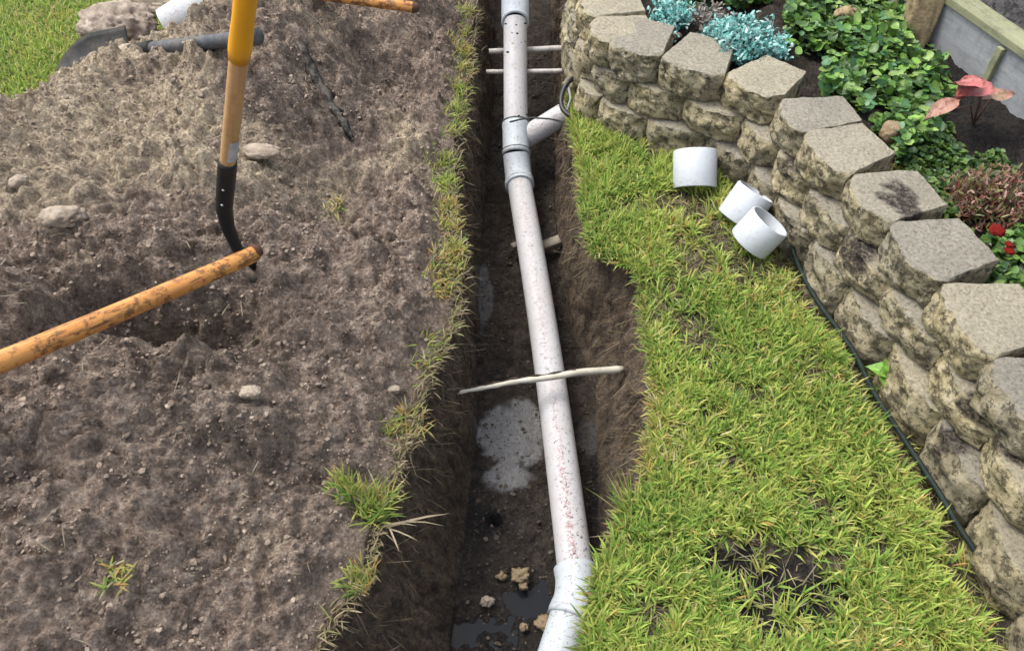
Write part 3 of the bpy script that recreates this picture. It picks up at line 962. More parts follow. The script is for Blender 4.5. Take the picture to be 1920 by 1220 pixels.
# black spade lying at the far left of the heap
K0 = along(440, 84, 2.95); K1 = along(250, 120, 3.02)
spz = .20
K0 = at(452, 78, hz(*P(452, 78, .25)) + .060); K1 = at(252, 116, hz(*P(252, 116, .1)) + .085)
spade = empty('lying_shovel', K1)
tag(spade, 'black shovel lying on the far heap edge, its blade over the lawn', 'shovel')
O3 = Vector(K1)
FIB = flat_material('black_fibreglass', (0.045, 0.052, 0.062), 0.5, 0.4, .25, 50, dirt=(.20, .17, .13), dirt_amt=.3)
lift = max(hz(*K0.lerp(K1, q_ / 20)[:2]) + .016 - K0.lerp(K1, q_ / 20).z for q_ in range(21)); K0.z += max(lift, 0) * .75; K1.z += max(lift, 0) * .55; print('lift', lift, K0, K1)
kd = (K1 - K0).normalized()
shaft('handle', K0 + Vector((.05, .0, -.03)), K1 - kd * .10, .0225, .020, FIB, spade, 18, dome=False)
so_ = MB().tube(np.array([K1 - kd * .14, K1 - kd * .04, K1, K1 + kd * .04]) - np.array(O3), [.022, .024, .026, .014], 16).build('socket', STEEL, spade)
Vb, qb = blade_geo(.25, .21, .42)
yax = Vector((-1, -.08, -.22)).normalized(); zax = Vector((.05, -.15, .98)); zax = (zax - yax * zax.dot(yax)).normalized(); xax = yax.cross(zax)
rotb = np.array(Matrix((xax, yax, zax)).transposed())
sb = mesh_np('blade', Vb @ rotb.T + np.array(K1 + kd * .02 - O3), quads=qb, mat=STEEL, parent=spade)

# far orange handle
zf = max(hz(*P(q_, 0, .15)) for q_ in (640, 700, 760)); F1 = at(774, 14, zf + .02); F0 = at(600, -10, zf + .05)
fd = (F0 - F1).normalized()
fh = empty('wooden_tool', F0)
tag(fh, 'orange wooden handle with a dark end lying beside the trench at the photo top', 'tool handle')
shaft('shaft', F1 + fd * 1.2, F1, .019, .018, WOODO, fh, 20)
shaft('tip', F1, F1 - fd * .012, .0184, .016, DK, fh, 20, segs=4)

# half-buried white pipe at the upper left
WP = pvc_material('buried_pipe_white', (0.70, 0.72, 0.74), 0.3)
wa, wb_ = at(316, 50, .115), at(470, -44, .25)
wd = (wb_ - wa).normalized()
Vc, qc, _ = lathe_geo([(0, .060), (0, .066), (1.3, .066), (1.3, .060), (0.0, .060)], ((0, 0, 0), wd), 32)
o = mesh_np('white_pipe', Vc, quads=qc, mat=WP, loc=wa)
tag(o, 'white plastic pipe half buried in the far left edge of the soil heap', 'pipe')

# dark bark strip half buried
BARK = flat_material('wet_bark', (0.045, 0.043, 0.040), 0.85, 0.15, .5, 70, dirt=(.20, .17, .14), dirt_amt=.6)
p0, p1 = P(570, 135, .2), P(655, 225, .18)
bs = []
for k in range(14):
    t = k / 13; x = p0[0] + (p1[0] - p0[0]) * t; y = p0[1] + (p1[1] - p0[1]) * t
    wdt = .015 * math.sin(math.pi * min(1, .15 + t * .8)) + .004 + .004 * math.sin(k * 2.3)
    zz = hz(x, y) + .014 + .006 * math.sin(t * 9)
    bs += [(x - wdt * .7, y - wdt * .7, zz - .012), (x - wdt * .2, y - wdt * .2, zz + .000), (x + wdt * .3, y + wdt * .3, zz - .003), (x + wdt * .8, y + wdt * .8, zz - .014)]
bs = np.array(bs); qq = []
for k in range(13):
    for j in range(3): qq.append((k * 4 + j, k * 4 + j + 1, k * 4 + j + 5, k * 4 + j + 4))
    qq.append((k * 4 + 3, k * 4, k * 4 + 4, k * 4 + 7))
qq += [(0, 1, 2, 3), (55, 54, 53, 52)]
bo = MB().add(bs + np.random.default_rng(3).normal(0, .0026, bs.shape), qq).build('bark_strip', BARK, origin=tuple(bs[28]))
tag(bo, 'dark wet strip of bark lying on the heap between the shovel and trench', 'bark')


# ------------------------------------------------------------------ clods and stones
SAND = flat_material('sandy_clod', (0.40, 0.335, 0.275), 0.95, 0.1, .4, 70, dirt=(.12, .09, .07), dirt_amt=.7)
PALE = flat_material('pale_stone', (0.42, 0.355, 0.28), 0.9, 0.1, .25, 90, dirt=(.17, .13, .10), dirt_amt=.75)
YST = flat_material('yellow_stone', (0.27, 0.20, 0.12), 0.8, 0.25, .25, 60, dirt=(.10, .08, .06), dirt_amt=.5)
def clod(name, centre, sx, sy, sz, mat, label, seed, sub=ICO4, rough=.35, cat='clod', group=None, fr=1.5):
    V, T = sub
    d = 1 + .55 * rough * fbm(V[:, 0], V[:, 1], V[:, 2], fr, 2, .5, seed) + .20 * rough * fbm(V[:, 0], V[:, 1], V[:, 2], fr * 5, 4, .72, seed + 50)
    W = V * d[:, None] * np.array([sx, sy, sz])
    o = mesh_np(name, W, tris=T, mat=mat, loc=centre); tag(o, label, cat, group); return o
G_C = 'lumps lying on the soil heap'
clod('soil_clod', at(222, 62, .11), .135, .10, .085, SAND, 'large brown soil clod beside the lying black shovel', 1, ICO5, rough=.6, group=G_C)
clod('soil_clod', at(270, 78, .10), .12, .06, .04, SAND, 'flat brown soil clod spreading right from the largest clod', 2, rough=.5, group=G_C)
clod('soil_clod', at(330, 10, .05), .20, .045, .04, PALE, 'long pale clod on the lawn edge beyond the largest clod', 3, rough=.55, group=G_C)
clod('soil_clod', at(168, 86, .19), .040, .03, .022, SAND, 'small clod sitting on the lying shovel blade', 4, rough=.3, group=G_C)
clod('soil_clod', at(240, 100, .235), .06, .035, .025, PALE, 'pale clod lying on the neck of the black shovel', 5, rough=.4, group=G_C)
clod('stone', at(490, 283, hz(*P(490, 283, .2)) + .012), .055, .028, .018, PALE, 'flat cream stone just right of the upright shovel', 6, rough=.35, cat='stone')
clod('stone', at(35, 340, hz(*P(35, 340, .2)) + .01), .022, .02, .014, PALE, 'small pale stone near the left edge of the photo', 7, cat='stone')
clod('soil_clod', at(118, 405, hz(*P(118, 405, .25)) - .004), .050, .034, .022, PALE, 'yellowish clod on the left slope above the wooden handle', 8, rough=.5, group=G_C)
clod('stone', at(735, 730, .03), .022, .011, .009, PALE, 'pale chip at the trench edge left of the cream root', 9, cat='stone')
clod('soil_clod', at(470, 735, hz(*P(470, 735, .2)) + .006), .022, .016, .012, PALE, 'crumbly pale clod alone below the lying wooden handle', 10, rough=.5, group=G_C)
clod('soil_clod', at(430, 742, hz(*P(430, 742, .2)) + .004), .014, .012, .010, PALE, 'smaller pale crumb left of the crumbly clod', 11, rough=.5, group=G_C)
clod('stone', at(975, 1078, -.385), .026, .020, .014, YST, 'largest yellow stone on the trench floor above the right puddle', 12, ICO4, rough=.9, cat='stone', group='yellow stones on the trench floor')
clod('stone', at(940, 1080, -.39), .014, .012, .009, YST, 'yellow stone just left of the largest one on the trench floor', 13, ICO4, rough=.9, cat='stone', group='yellow stones on the trench floor')
clod('stone', at(982, 1098, -.39), .011, .009, .007, YST, 'little yellow stone just below the largest one on the trench floor', 14, ICO4, rough=.9, cat='stone', group='yellow stones on the trench floor')
clod('stone', at(914, 1127, -.39), .018, .014, .010, SAND, 'brown pebble above the left puddle on the trench floor', 15, ICO4, rough=.9, cat='stone')
clod('stone', at(1020, 1168, -.39), .022, .018, .014, YST, 'reddish tan stone between the right puddle and the pipe elbow', 16, ICO4, rough=.9, cat='stone')
clod('stone', at(982, 1175, -.39), .012, .010, .008, YST, 'small tan pebble below the right puddle', 17, ICO4, rough=.9, cat='stone')

# crumbs strewn over the heap (uncountable)
def crumbs(name, n, pos_fn, smin, smax, mat_pick, label):
    V1, T1 = ICO1
    K = 24
    shapes = [V1 * (1 + .42 * fbm(V1[:, 0], V1[:, 1], V1[:, 2], 2.3, 2, .7, 200 + k))[:, None] * np.random.default_rng(k).uniform(.65, 1.25, 3) for k in range(K)]
    pos = pos_fn(n)
    n = len(pos)
    s = smin * (smax / smin) ** (rng.random(n) ** 3.6)
    Vs, Ts, Cs = [], [], []
    ang = rng.random(n) * 6.28
    for k in range(n):
        W = shapes[k % K] * s[k] * np.array([1.0, .85, .62])
        c_, s_ = math.cos(ang[k]), math.sin(ang[k])
        W = np.stack([W[:, 0] * c_ - W[:, 1] * s_, W[:, 0] * s_ + W[:, 1] * c_, W[:, 2]], -1) + pos[k] + np.array([0, 0, s[k] * .15])
        Vs.append(W); Ts.append(T1 + k * len(V1)); Cs.append(np.tile(mat_pick(k), (len(V1), 1)))
    o = mesh_np(name, np.vstack(Vs), tris=np.vstack(Ts), mat=CRUMB, cols=np.vstack(Cs), smooth=False)
    tag(o, label, 'soil', kind='stuff')
M = Mat('crumb', 0.95, 0.15)
M.set('Base Color', M.mix(M.ramp(M.noise(150, 4, .7), [(.35, .5), (.65, 0.)]), M.attr('Col', 'Color'), (.06, .048, .04))); M.bump(M.noise(200, 4, .7), .6, .003)
CRUMB = M.m
def heap_pos(n):
    x = rng.uniform(-2.1, -.17, n); y = .42 + (3.25 - .42) * rng.random(n) ** 1.15
    k = (x < np.interp(y, _yl, _xl) - .03) & (mound_s(x, y) > -.02 - .10 * rng.random(n) ** 2) & (fbm(x, y, 0, 7, 3, .6, 300) > -.35 + .0 * x)
    x, y = x[k], y[k]
    return np.stack([x, y, hz_many(x, y)], -1)
pal = np.array([(.20, .155, .12), (.25, .20, .155), (.30, .24, .19), (.34, .275, .22), (.42, .345, .275), (.22, .17, .135), (.28, .22, .175)])
crumbs('soil_crumbs', 30000, heap_pos, .0022, .0080, lambda k: pal[(k * 7919) % len(pal)] * (.85 + .3 * ((k * 31) % 17) / 17), 'loose crumbs of brown soil strewn over the heap')
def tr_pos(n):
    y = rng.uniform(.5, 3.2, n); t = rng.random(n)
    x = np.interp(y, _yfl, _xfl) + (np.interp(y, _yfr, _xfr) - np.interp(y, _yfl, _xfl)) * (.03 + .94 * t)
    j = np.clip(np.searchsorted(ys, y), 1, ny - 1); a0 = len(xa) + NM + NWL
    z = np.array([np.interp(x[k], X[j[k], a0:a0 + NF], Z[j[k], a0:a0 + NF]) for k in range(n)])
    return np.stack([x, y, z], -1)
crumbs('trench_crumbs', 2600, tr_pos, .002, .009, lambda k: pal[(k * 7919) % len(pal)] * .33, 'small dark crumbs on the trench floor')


# ------------------------------------------------------------------ grass
def blades(pos, L, W, azm, lean, curl, col, tipcol=None, segs=3, gmul=1.0):
    """vectorised bent blades: pos (N,3); lean = start tilt from vertical, curl = extra tilt at tip"""
    N = len(pos)
    d = np.stack([np.cos(azm), np.sin(azm)], -1)
    pr = np.stack([-np.sin(azm), np.cos(azm)], -1)
    tw = rng.uniform(-.6, .6, N)
    p = pos.copy()
    rows = []; cr = []
    for s in range(segs + 1):
        t = s / segs
        w = W * (1 - .25 * t) if s < segs else W * .0
        off = np.stack([pr[:, 0] * w, pr[:, 1] * w, tw * w], -1)
        if s < segs: rows += [p - off / 2, p + off / 2]
        else: rows += [p]
        c = col if tipcol is None else col * (1 - t ** 1.5) + tipcol * t ** 1.5
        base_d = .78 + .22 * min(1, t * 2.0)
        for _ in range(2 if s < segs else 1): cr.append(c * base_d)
        th = lean + curl * (t + .5 / segs)
        step = (L / segs)[:, None] * np.stack([d[:, 0] * np.sin(th), d[:, 1] * np.sin(th), np.cos(th)], -1)
        p = p + step
    m = 2 * segs + 1
    V = np.stack(rows, 1).reshape(-1, 3); C = np.stack(cr, 1).reshape(-1, 3)
    b = np.arange(N) * m
    q = np.concatenate([np.stack([b + 2 * s, b + 2 * s + 1, b + 2 * s + 3, b + 2 * s + 2], -1) for s in range(segs - 1)])
    t_ = np.stack([b + 2 * segs - 2, b + 2 * segs - 1, b + 2 * segs], -1)
    return V, q, t_, C


GPAL = np.array([(.145, .255, .045), (.205, .315, .060), (.275, .360, .075), (.350, .395, .095), (.410, .405, .120), (.105, .195, .040), (.430, .375, .130), (.400, .250, .085), (.46, .42, .24)])
def gcol(x, y, n, dry=.10, yellow=.5):
    yel = ss(.5 + .75 * fbm(x, y, 0, 3.4, 4, .6, 401) + .25 * (yellow - .5) * 2, .1, .9)
    r = rng.random(n)
    idx = np.where(r < .30 * (1 - yel), 0, np.where(r < .30 + .25 * (1 - yel), 1, np.where(r < .62, 2, np.where(r < .86, 3, 4))))
    idx = np.where((rng.random(n) < .18 * (1 - yel)), 5, idx)
    dr = rng.random(n) < dry * (.7 + 4.2 * ss(fbm(x, y, 0, 6, 3, .6, 402), .10, .7))
    idx = np.where(dr, rng.choice([6, 7, 8], n, p=[.45, .25, .30]), idx)
    c = GPAL[idx] * (.80 + .40 * rng.random(n))[:, None]
    return c


def grass_obj(name, x, y, z, L, W, lean, curl, label, dry=.1, yellow=.5, azm=None, segs=3, col=None, cat='grass', kind='stuff', gmul=1.0):
    n = len(x)
    if azm is None: azm = rng.random(n) * 2 * np.pi
    c = gcol(x, y, n, dry, yellow) if col is None else col
    c = c * gmul
    tip = np.where((rng.random(n) < .3)[:, None], c * .6 + np.array([.42, .36, .14]) * .4, c * 1.05)
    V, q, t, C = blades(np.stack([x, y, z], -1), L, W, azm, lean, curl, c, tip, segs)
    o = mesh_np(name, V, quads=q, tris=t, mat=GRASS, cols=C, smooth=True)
    if kind == 'stuff': tag(o, label, cat, kind='stuff')
    return o


# right lawn: tufts of coarse blades
nt_ = 20500
ty = .40 + (2.46 - .40) * rng.random(nt_) ** 1.05
tx = np.interp(ty, _yr, _xr) - .005 + (xw(ty) - .035 - np.interp(ty, _yr, _xr)) * rng.random(nt_)
keepw = rng.random(nt_) < (xw(ty) - np.interp(ty, _yr, _xr)) / .85
tx, ty = tx[keepw], ty[keepw]
bp = np.exp(-(((tx - pb.x) / .135) ** 2 + ((ty - pb.y) / .09) ** 2) ** 1.2 - 1.1 * fbm(tx, ty, 0, 12, 3, .6, 9)) * (np.hypot(tx - pb.x, ty - pb.y) < .26)
k2 = rng.random(len(tx)) > np.clip(bp * 1.6 - .1, 0, .93)
ps = at(1362, 588, 0)
k2 &= ~((np.abs(tx - ps.x) < .045) & (np.abs(ty - ps.y) < .012))
thin = fbm(tx, ty, 0, 8, 3, .6, 410)
k2 &= rng.random(len(tx)) > ss(thin, .12, .75) * .92
k2 &= rng.random(len(tx)) > ss(fbm(tx, ty, 0, 26, 2, .6, 411), .25, .9) * .9
k2 &= (xw(ty) - tx > .135 * (1 - ss(ty, 1.85, 2.1)) + .02 * fbm(ty, ty, 0, 20, 2, .6, 5)) | (rng.random(len(tx)) < .06)
tx, ty = tx[k2], ty[k2]
per = rng.integers(4, 8, len(tx))
ti = np.repeat(np.arange(len(tx)), per)
n = len(ti)
taz = rng.random(len(tx)) * 6.28
a_ = taz[ti] + rng.normal(0, 1.0, n)
rr_ = .006 * rng.random(n)
gx, gy = tx[ti] + np.cos(a_) * rr_, ty[ti] + np.sin(a_) * rr_
gz = hz_many(gx, gy) - .003
L = rng.uniform(.026, .058, n) * (.85 + .35 * rng.random(len(tx))[ti]) * (1 + .12 * ss(1.2 - gy, 0, .6))
W = rng.uniform(.0030, .0054, n)
grass_obj('lawn_grass', gx, gy, gz, L, W, rng.uniform(.05, .75, n), rng.uniform(.1, 1.5, n), 'coarse yellow green lawn between the trench and the stone wall', .06, .58, a_, gmul=1.42)
# thatch: short dry and dark blades lying low
n = 17000
y = .40 + 2.1 * rng.random(n); x = np.interp(y, _yr, _xr) + (xw(y) - .01 - np.interp(y, _yr, _xr)) * rng.random(n)
bpn = np.exp(-(((x - pb.x) / .115) ** 2 + ((y - pb.y) / .075) ** 2) ** 1.4)
kk = rng.random(n) > .90 * (bpn > .2); x, y = x[kk], y[kk]; n = len(x)
cc = np.array([(.36, .30, .17), (.25, .20, .11), (.13, .17, .04), (.42, .36, .22), (.20, .24, .06)])[rng.integers(0, 5, n)] * (.7 + .5 * rng.random(n))[:, None]
grass_obj('lawn_thatch', x, y, hz_many(x, y) + .001, rng.uniform(.015, .045, n), rng.uniform(.0014, .003, n), rng.uniform(1.0, 1.45, n), rng.uniform(-.3, .3, n), 'dry thatch low between the lawn blades', col=cc)
# dry stalks over the black patch
n = 90
a = rng.random(n) * 6.28; r = np.sqrt(rng.random(n)); x = pb.x + r * np.cos(a) * .125; y = pb.y + r * np.sin(a) * .085
cc = np.array([(.40, .35, .23), (.28, .24, .16), (.26, .30, .10), (.44, .40, .28)])[rng.integers(0, 4, n)]
grass_obj('dry_stalks', x, y, hz_many(x, y) + .002, rng.uniform(.03, .08, n), rng.uniform(.0014, .0028, n), rng.uniform(.4, 1.3, n), rng.uniform(-.6, 1.3, n), 'dry stalks lying over the bare black patch in the lawn', col=cc)

# lawn beyond the heap, upper left
n = 105000
y = rng.uniform(1.9, 3.9, n); x = rng.uniform(-2.9, -.9, n)
ms = mound_s(x, y) + .05 * fbm(x, y, 0, 3, 3, .5, 21)
kk = (ms < .03 + .02 * rng.standard_normal(n)) & (ms > -1.6)
x, y = x[kk], y[kk]; n = len(x)
grass_obj('far_lawn_grass', x, y, hz_many(x, y) - .002, rng.uniform(.018, .045, n), rng.uniform(.0025, .0045, n), rng.uniform(.05, .8, n), rng.uniform(.1, 1.3, n), 'short green lawn behind the soil heap', .06, .38, gmul=1.5)

# fringe along both trench edges: blades hanging over and dried roots
def fringe(name, yy, xx, zz, sgn, n, label, Lr=(.02, .06), dry=.3, spread=.02, yellow=.5, col=None, hang=.5):
    k = rng.integers(0, len(yy), n)
    y = yy[k] + rng.normal(0, .01, n); x = xx[k] + rng.normal(0, spread, n) ; z = zz[k]
    azm = (0 if sgn > 0 else math.pi) + rng.normal(0, 1.1, n)
    return grass_obj(name, x, y, z, rng.uniform(*Lr, n), rng.uniform(.0018, .0040, n), rng.uniform(.1, 1.2, n), rng.uniform(.2, 1.6, n) * hang * 2, label, dry, yellow, azm, col=col, gmul=1.15)
yy = np.arange(.42, 2.4, .004)
xx = np.interp(yy, _yr, _xr) + .005
fringe('right_edge_grass', yy, xx, np.zeros_like(yy) - .002, -1, 3600, 'grass hanging over the right edge of the trench', (.015, .042), .22, .010)
# left edge: green where the photo shows tufts
lp = [(885, 20, 1.0), (880, 60, .8), (872, 95, 1.6), (878, 125, 1.0), (872, 165, .9), (868, 200, 1.0), (862, 235, .7), (838, 300, .8), (842, 340, 1.1), (850, 385, 1.3), (852, 420, 1.2), (858, 470, 2.2), (842, 505, 1.4),
      (838, 535, 1.2), (820, 640, .5), (805, 680, .4)]
gx, gy, gl = [], [], []
for (px, py, w) in lp:
    c = at(px - 10, py, .01); m = int((120 if py < 600 else 70) * w)
    gx.append(c.x + rng.normal(0, .020, m)); gy.append(c.y + rng.normal(0, .026, m)); gl.append(rng.uniform(.02, .05, m))
gx, gy, gl = map(np.concatenate, (gx, gy, gl))
gx = np.minimum(gx, np.interp(gy, _yl, _xl) + .01)
n = len(gx)
az_ = rng.normal(-.2, 1.6, n)
grass_obj('left_edge_grass', gx, gy, hz_many(gx, gy) - .003, gl, rng.uniform(.0024, .0042, n), rng.uniform(.1, 1.0, n), rng.uniform(.2, 1.5, n), 'green tufts of grass along the left edge of the trench', .16, .5, az_, gmul=1.2)
# dry fringe, lower left edge
yy = np.concatenate([np.arange(.45, 1.45, .004), np.arange(1.45, 3.1, .012)]); xx = np.interp(yy, _yl, _xl)
cc_ = np.array([(.30, .24, .16), (.40, .34, .22), (.20, .155, .11), (.26, .28, .11), (.24, .18, .12), (.12, .09, .06)])
n = 1300
fringe('dry_edge_grass', yy, xx, np.full(len(yy), .0), 1, n, 'dry roots and pale blades along the left trench edge', (.015, .05), .3, .010, col=cc_[rng.integers(0, 6, n)])
# hanging roots on the trench sides
n = 900
k = rng.random(n) < .5; y = rng.uniform(.5, 2.4, n)
t0 = rng.uniform(.0, .45, n)
x = np.where(k, np.interp(y, _yl, _xl) + (np.interp(y, _yfl, _xfl) - np.interp(y, _yl, _xl)) * t0 + .006, np.interp(y, _yr, _xr) - (np.interp(y, _yr, _xr) - np.interp(y, _yfr, _xfr)) * t0 - .004)
z = -np.interp(y, _yd, _d) * t0 - .01
cc = np.array([(.17, .12, .075), (.26, .19, .12), (.09, .065, .045), (.36, .29, .20)])[rng.integers(0, 4, n)]
grass_obj('trench_roots', x, y, z, rng.uniform(.02, .08, n), rng.uniform(.0008, .0022, n), rng.uniform(1.6, 2.9, n), rng.uniform(-.4, .6, n), 'fine torn roots hanging from the trench sides', col=cc, azm=np.where(k, 0, np.pi) + rng.normal(0, .7, n), segs=4)


def tuft(px, py, z, n, rad, Lr, label, yellow=.4, gm=1.0, dry=.08, azc=None, azs=1.0, W=(.0028, .0046), lean=(.1, 1.0), col=None, curl=(.1, 1.4)):
    c = at(px, py, z)
    az_ = rng.random(n) * 6.28 if azc is None else rng.normal(azc, azs, n)
    r = rad * np.sqrt(rng.random(n)); a = rng.random(n) * 6.28
    x, y = r * np.cos(a), r * np.sin(a)
    o = grass_obj('grass_tuft', x, y, 0 * x, rng.uniform(*Lr, n), rng.uniform(*W, n), rng.uniform(*lean, n), rng.uniform(*curl, n), '', dry, yellow, az_, col=col, kind=None, gmul=gm)
    o.location = c
    tag(o, label, 'grass tuft', 'grass tufts beside the trench')
tuft(1085, 52, -.01, 420, .045, (.03, .075), 'bright grass tuft between the trench and the topmost wall stones', .6)
tuft(648, 922, .045, 90, .030, (.03, .06), 'small green tuft growing out of the heap beside the trench edge', .35, azc=2.6, azs=.8)
tuft(700, 955, .01, 190, .040, (.035, .075), 'green tuft leaning on the left trench edge above the pale dry runner', .35, azc=.8, azs=1.2)
tuft(680, 1092, .01, 60, .03, (.03, .06), 'sparse pale tuft at the lower left trench edge', .6, dry=.3, azc=2.4, azs=.9)
tuft(1180, 965, -.01, 26, .02, (.07, .13), 'long thin blades leaning over the trench beside the right lawn', .6, azc=2.2, azs=.6, W=(.002, .003), lean=(.3, .9), curl=(.1, .6))
tuft(220, 1078, hz(*P(220, 1078, .15)), 40, .03, (.02, .04), 'faint green sprigs on the heap near the lower left corner', .3, dry=.3, lean=(.8, 1.4))
tuft(760, 800, .0, 120, .05, (.02, .05), 'yellowed grass tuft on the left trench edge below the cream root', .7, dry=.5)
tuft(612, 385, hz(*P(612, 385, .15)), 60, .05, (.02, .045), 'faded green blades lying on the heap right of the upright shovel', .4, dry=.4, lean=(1.0, 1.5))
# pale dry runner
cc = np.tile(np.array([(.46, .38, .27)]), (6, 1))
tuft(725, 985, .005, 6, .010, (.07, .15), 'pale dry grass runner sticking out over the left trench side', azc=.2, azs=.45, W=(.003, .005), lean=(.9, 1.2), curl=(.5, 1.3), col=cc)

# twigs of straw scattered on the heap
n = 420
x = rng.uniform(-1.7, -.25, n); y = rng.uniform(.5, 3.0, n); kk = (x < np.interp(y, _yl, _xl) - .04) & (mound_s(x, y) > .05); x, y = x[kk], y[kk]; n = len(x)
cc = np.array([(.42, .35, .25), (.30, .25, .18), (.12, .09, .07), (.50, .45, .34)])[rng.integers(0, 4, n)]
grass_obj('straw', x, y, hz_many(x, y) + .006, rng.uniform(.015, .06, n), rng.uniform(.0010, .0026, n), rng.uniform(1.3, 1.6, n), rng.uniform(-.3, .3, n), 'bits of straw and fine roots strewn on the heap', col=cc)

# ------------------------------------------------------------------ cable along the foot of the wall, hose at the trench
cp = [(1478, 415, .05), (1490, 480, .01), (1530, 560, -.005), (1598, 655, -.005), (1640, 738, .0), (1700, 830, -.005), (1762, 925, -.005), (1800, 990, .0), (1850, 1062, -.01), (1905, 1140, -.005), (1960, 1230, .0), (2010, 1340, .0)]
pp = [at(*p) for p in cp]
def catmull(P_, per=8):
    P_ = [P_[0]] + list(P_) + [P_[-1]]; out = []
    for i in range(1, len(P_) - 2):
        for k in range(per):
            t = k / per; a, b, c, d = P_[i - 1], P_[i], P_[i + 1], P_[i + 2]
            out.append(.5 * ((2 * b) + (c - a) * t + (2 * a - 5 * b + 4 * c - d) * t * t + (3 * b - a - 3 * c + d) * t ** 3))
    out.append(P_[-2]); return out
CAB = flat_material('green_black_cable', (0.014, 0.022, 0.019), 0.65, 0.2, .4, 40)
o = MB().tube(np.array(catmull(pp)) - np.array(pp[0]), .0068, 10).build('cable', CAB); o.location = pp[0]
tag(o, 'black cable running along the foot of the stone wall beside the grass', 'cable')
hp = [(1082, 144, .05), (1068, 152, .055), (1057, 168, .04), (1052, 188, .025), (1056, 206, .012), (1070, 218, .012)]
hp = catmull([at(*p) for p in hp])
o = MB().tube(np.array(hp) - np.array(hp[0]), .0085, 12).build('hose', CABLE); o.location = hp[0]
tag(o, 'curved black hose at the trench edge by the end of the stone wall', 'hose')
o = MB().tube(np.array([at(1064, 152, .05), at(1070, 185, .03), at(1062, 210, .01)]), .004, 8).build('wire', flat_material('grey_wire', (.25, .26, .26), .5)); tag(o, 'thin grey wire inside the loop of the black hose', 'wire')

# ------------------------------------------------------------------ plants of the flower bed
def leaf_geo(pos, size, azm, tilt, col, wr=.8, cup=.25, nseg=8):
    """rounded leaf discs, one fan each (vectorised)"""
    N = len(pos); a = np.linspace(0, 2 * np.pi, nseg, endpoint=False)
    lx = np.cos(a); ly = np.sin(a)
    lx = lx - .12 * np.cos(2 * a)
    base = np.stack([np.append(lx, 0), np.append(ly, 0), np.append(np.full(nseg, cup), 0)], -1)     # centre is lower: cup
    base[:nseg, 2] += .10 * np.sin(a * 3)
    ct, st = np.cos(tilt), np.sin(tilt); ca, sa = np.cos(azm), np.sin(azm)
    P_ = base[None] * size[:, None, None]
    x, y, z = P_[..., 0], P_[..., 1] * np.broadcast_to(wr, (N,))[:, None], P_[..., 2]
    x2 = x * ct[:, None] + z * st[:, None]; z2 = -x * st[:, None] + z * ct[:, None]
    X2 = x2 * ca[:, None] - y * sa[:, None]; Y2 = x2 * sa[:, None] + y * ca[:, None]
    V = np.stack([X2, Y2, z2], -1) + pos[:, None, :]
    m = nseg + 1; b = np.arange(N)[:, None] * m
    k = np.arange(nseg)
    T = np.stack([b + nseg + 0 * k, b + k, b + (k + 1) % nseg], -1).reshape(-1, 3)
    C = np.repeat(col[:, None, :], m, 1).copy(); C[:, nseg] *= 1.25
    return V.reshape(-1, 3), T, C.reshape(-1, 3)


def bed_poly(n, poly, z):
    q = np.array([P(px, py, z) for px, py in poly])
    x0, y0 = q.min(0); x1, y1 = q.max(0)
    out = []
    while len(out) < n:
        x = rng.uniform(x0, x1); y = rng.uniform(y0, y1); ins = False; j = len(q) - 1
        for i in range(len(q)):
            if (q[i][1] > y) != (q[j][1] > y) and x < (q[j][0] - q[i][0]) * (y - q[i][1]) / (q[j][1] - q[i][1]) + q[i][0]: ins = not ins
            j = i
        if ins: out.append((x, y))
    return np.array(out)


LP = np.array([(.08, .18, .035), (.12, .26, .045), (.18, .34, .065), (.045, .105, .028), (.27, .41, .11), (.09, .22, .09)])
def groundcover(name, n, poly, zlo, zhi, s0, s1, label, mul=1.0, pal_=LP, kind='stuff', cat='ground cover'):
    q = bed_poly(n, poly, .27); z = np.array([bedz(a, b) for a, b in q])
    lump = .5 + .5 * fbm(q[:, 0], q[:, 1], 0, 7, 3, .5, 500)
    kq = (fbm(q[:, 0], q[:, 1], 0, 11, 3, .6, 505) > -.45); q, z, lump = q[kq], z[kq], lump[kq]; n = len(q)
    hh = zlo + (zhi - zlo) * rng.random(n) * (.4 + .8 * lump)
    pos = np.stack([q[:, 0], q[:, 1], z + hh], -1)
    col = pal_[rng.integers(0, len(pal_), n)] * (.75 + .45 * rng.random(n))[:, None] * mul * (.75 + .35 * lump)[:, None]
    V, T, C = leaf_geo(pos, rng.uniform(s0, s1, n), rng.random(n) * 6.28, rng.normal(.15, .60, n), col, rng.uniform(.55, .95))
    o = mesh_np(name, V, tris=T, mat=LEAF, cols=C); tag(o, label, cat, kind='stuff'); return o
groundcover('ground_cover', 3900, [(1470, -60), (1690, -60), (1700, 95), (1760, 130), (1790, 200), (1740, 270), (1690, 290), (1640, 215), (1560, 170), (1500, 130), (1470, 90)], .012, .10, .006, .020, 'bright green round leaved ground cover filling the flower bed')
groundcover('low_ground_cover', 3300, [(1640, 225), (1730, 240), (1830, 200), (1915, 300), (1850, 330), (1800, 400), (1920, 560), (1890, 540), (1830, 430), (1720, 310)], .004, .05, .006, .015, 'darker sparse ground cover behind the stone wall', .62)
groundcover('back_ground_cover', 1200, [(1290, -60), (1480, -60), (1480, 0), (1300, 0)], .01, .07, .010, .018, 'green leaves behind the turquoise plants at the photo top', .7)
groundcover('under_bush_cover', 700, [(1840, 440), (1960, 400), (1990, 560), (1880, 530)], .004, .06, .007, .015, 'small green leaves under the red leaved bush', .8)
q = bed_poly(500, [(1560, 150), (1700, 250), (1900, 520), (1840, 470), (1700, 320), (1600, 220)], .27)
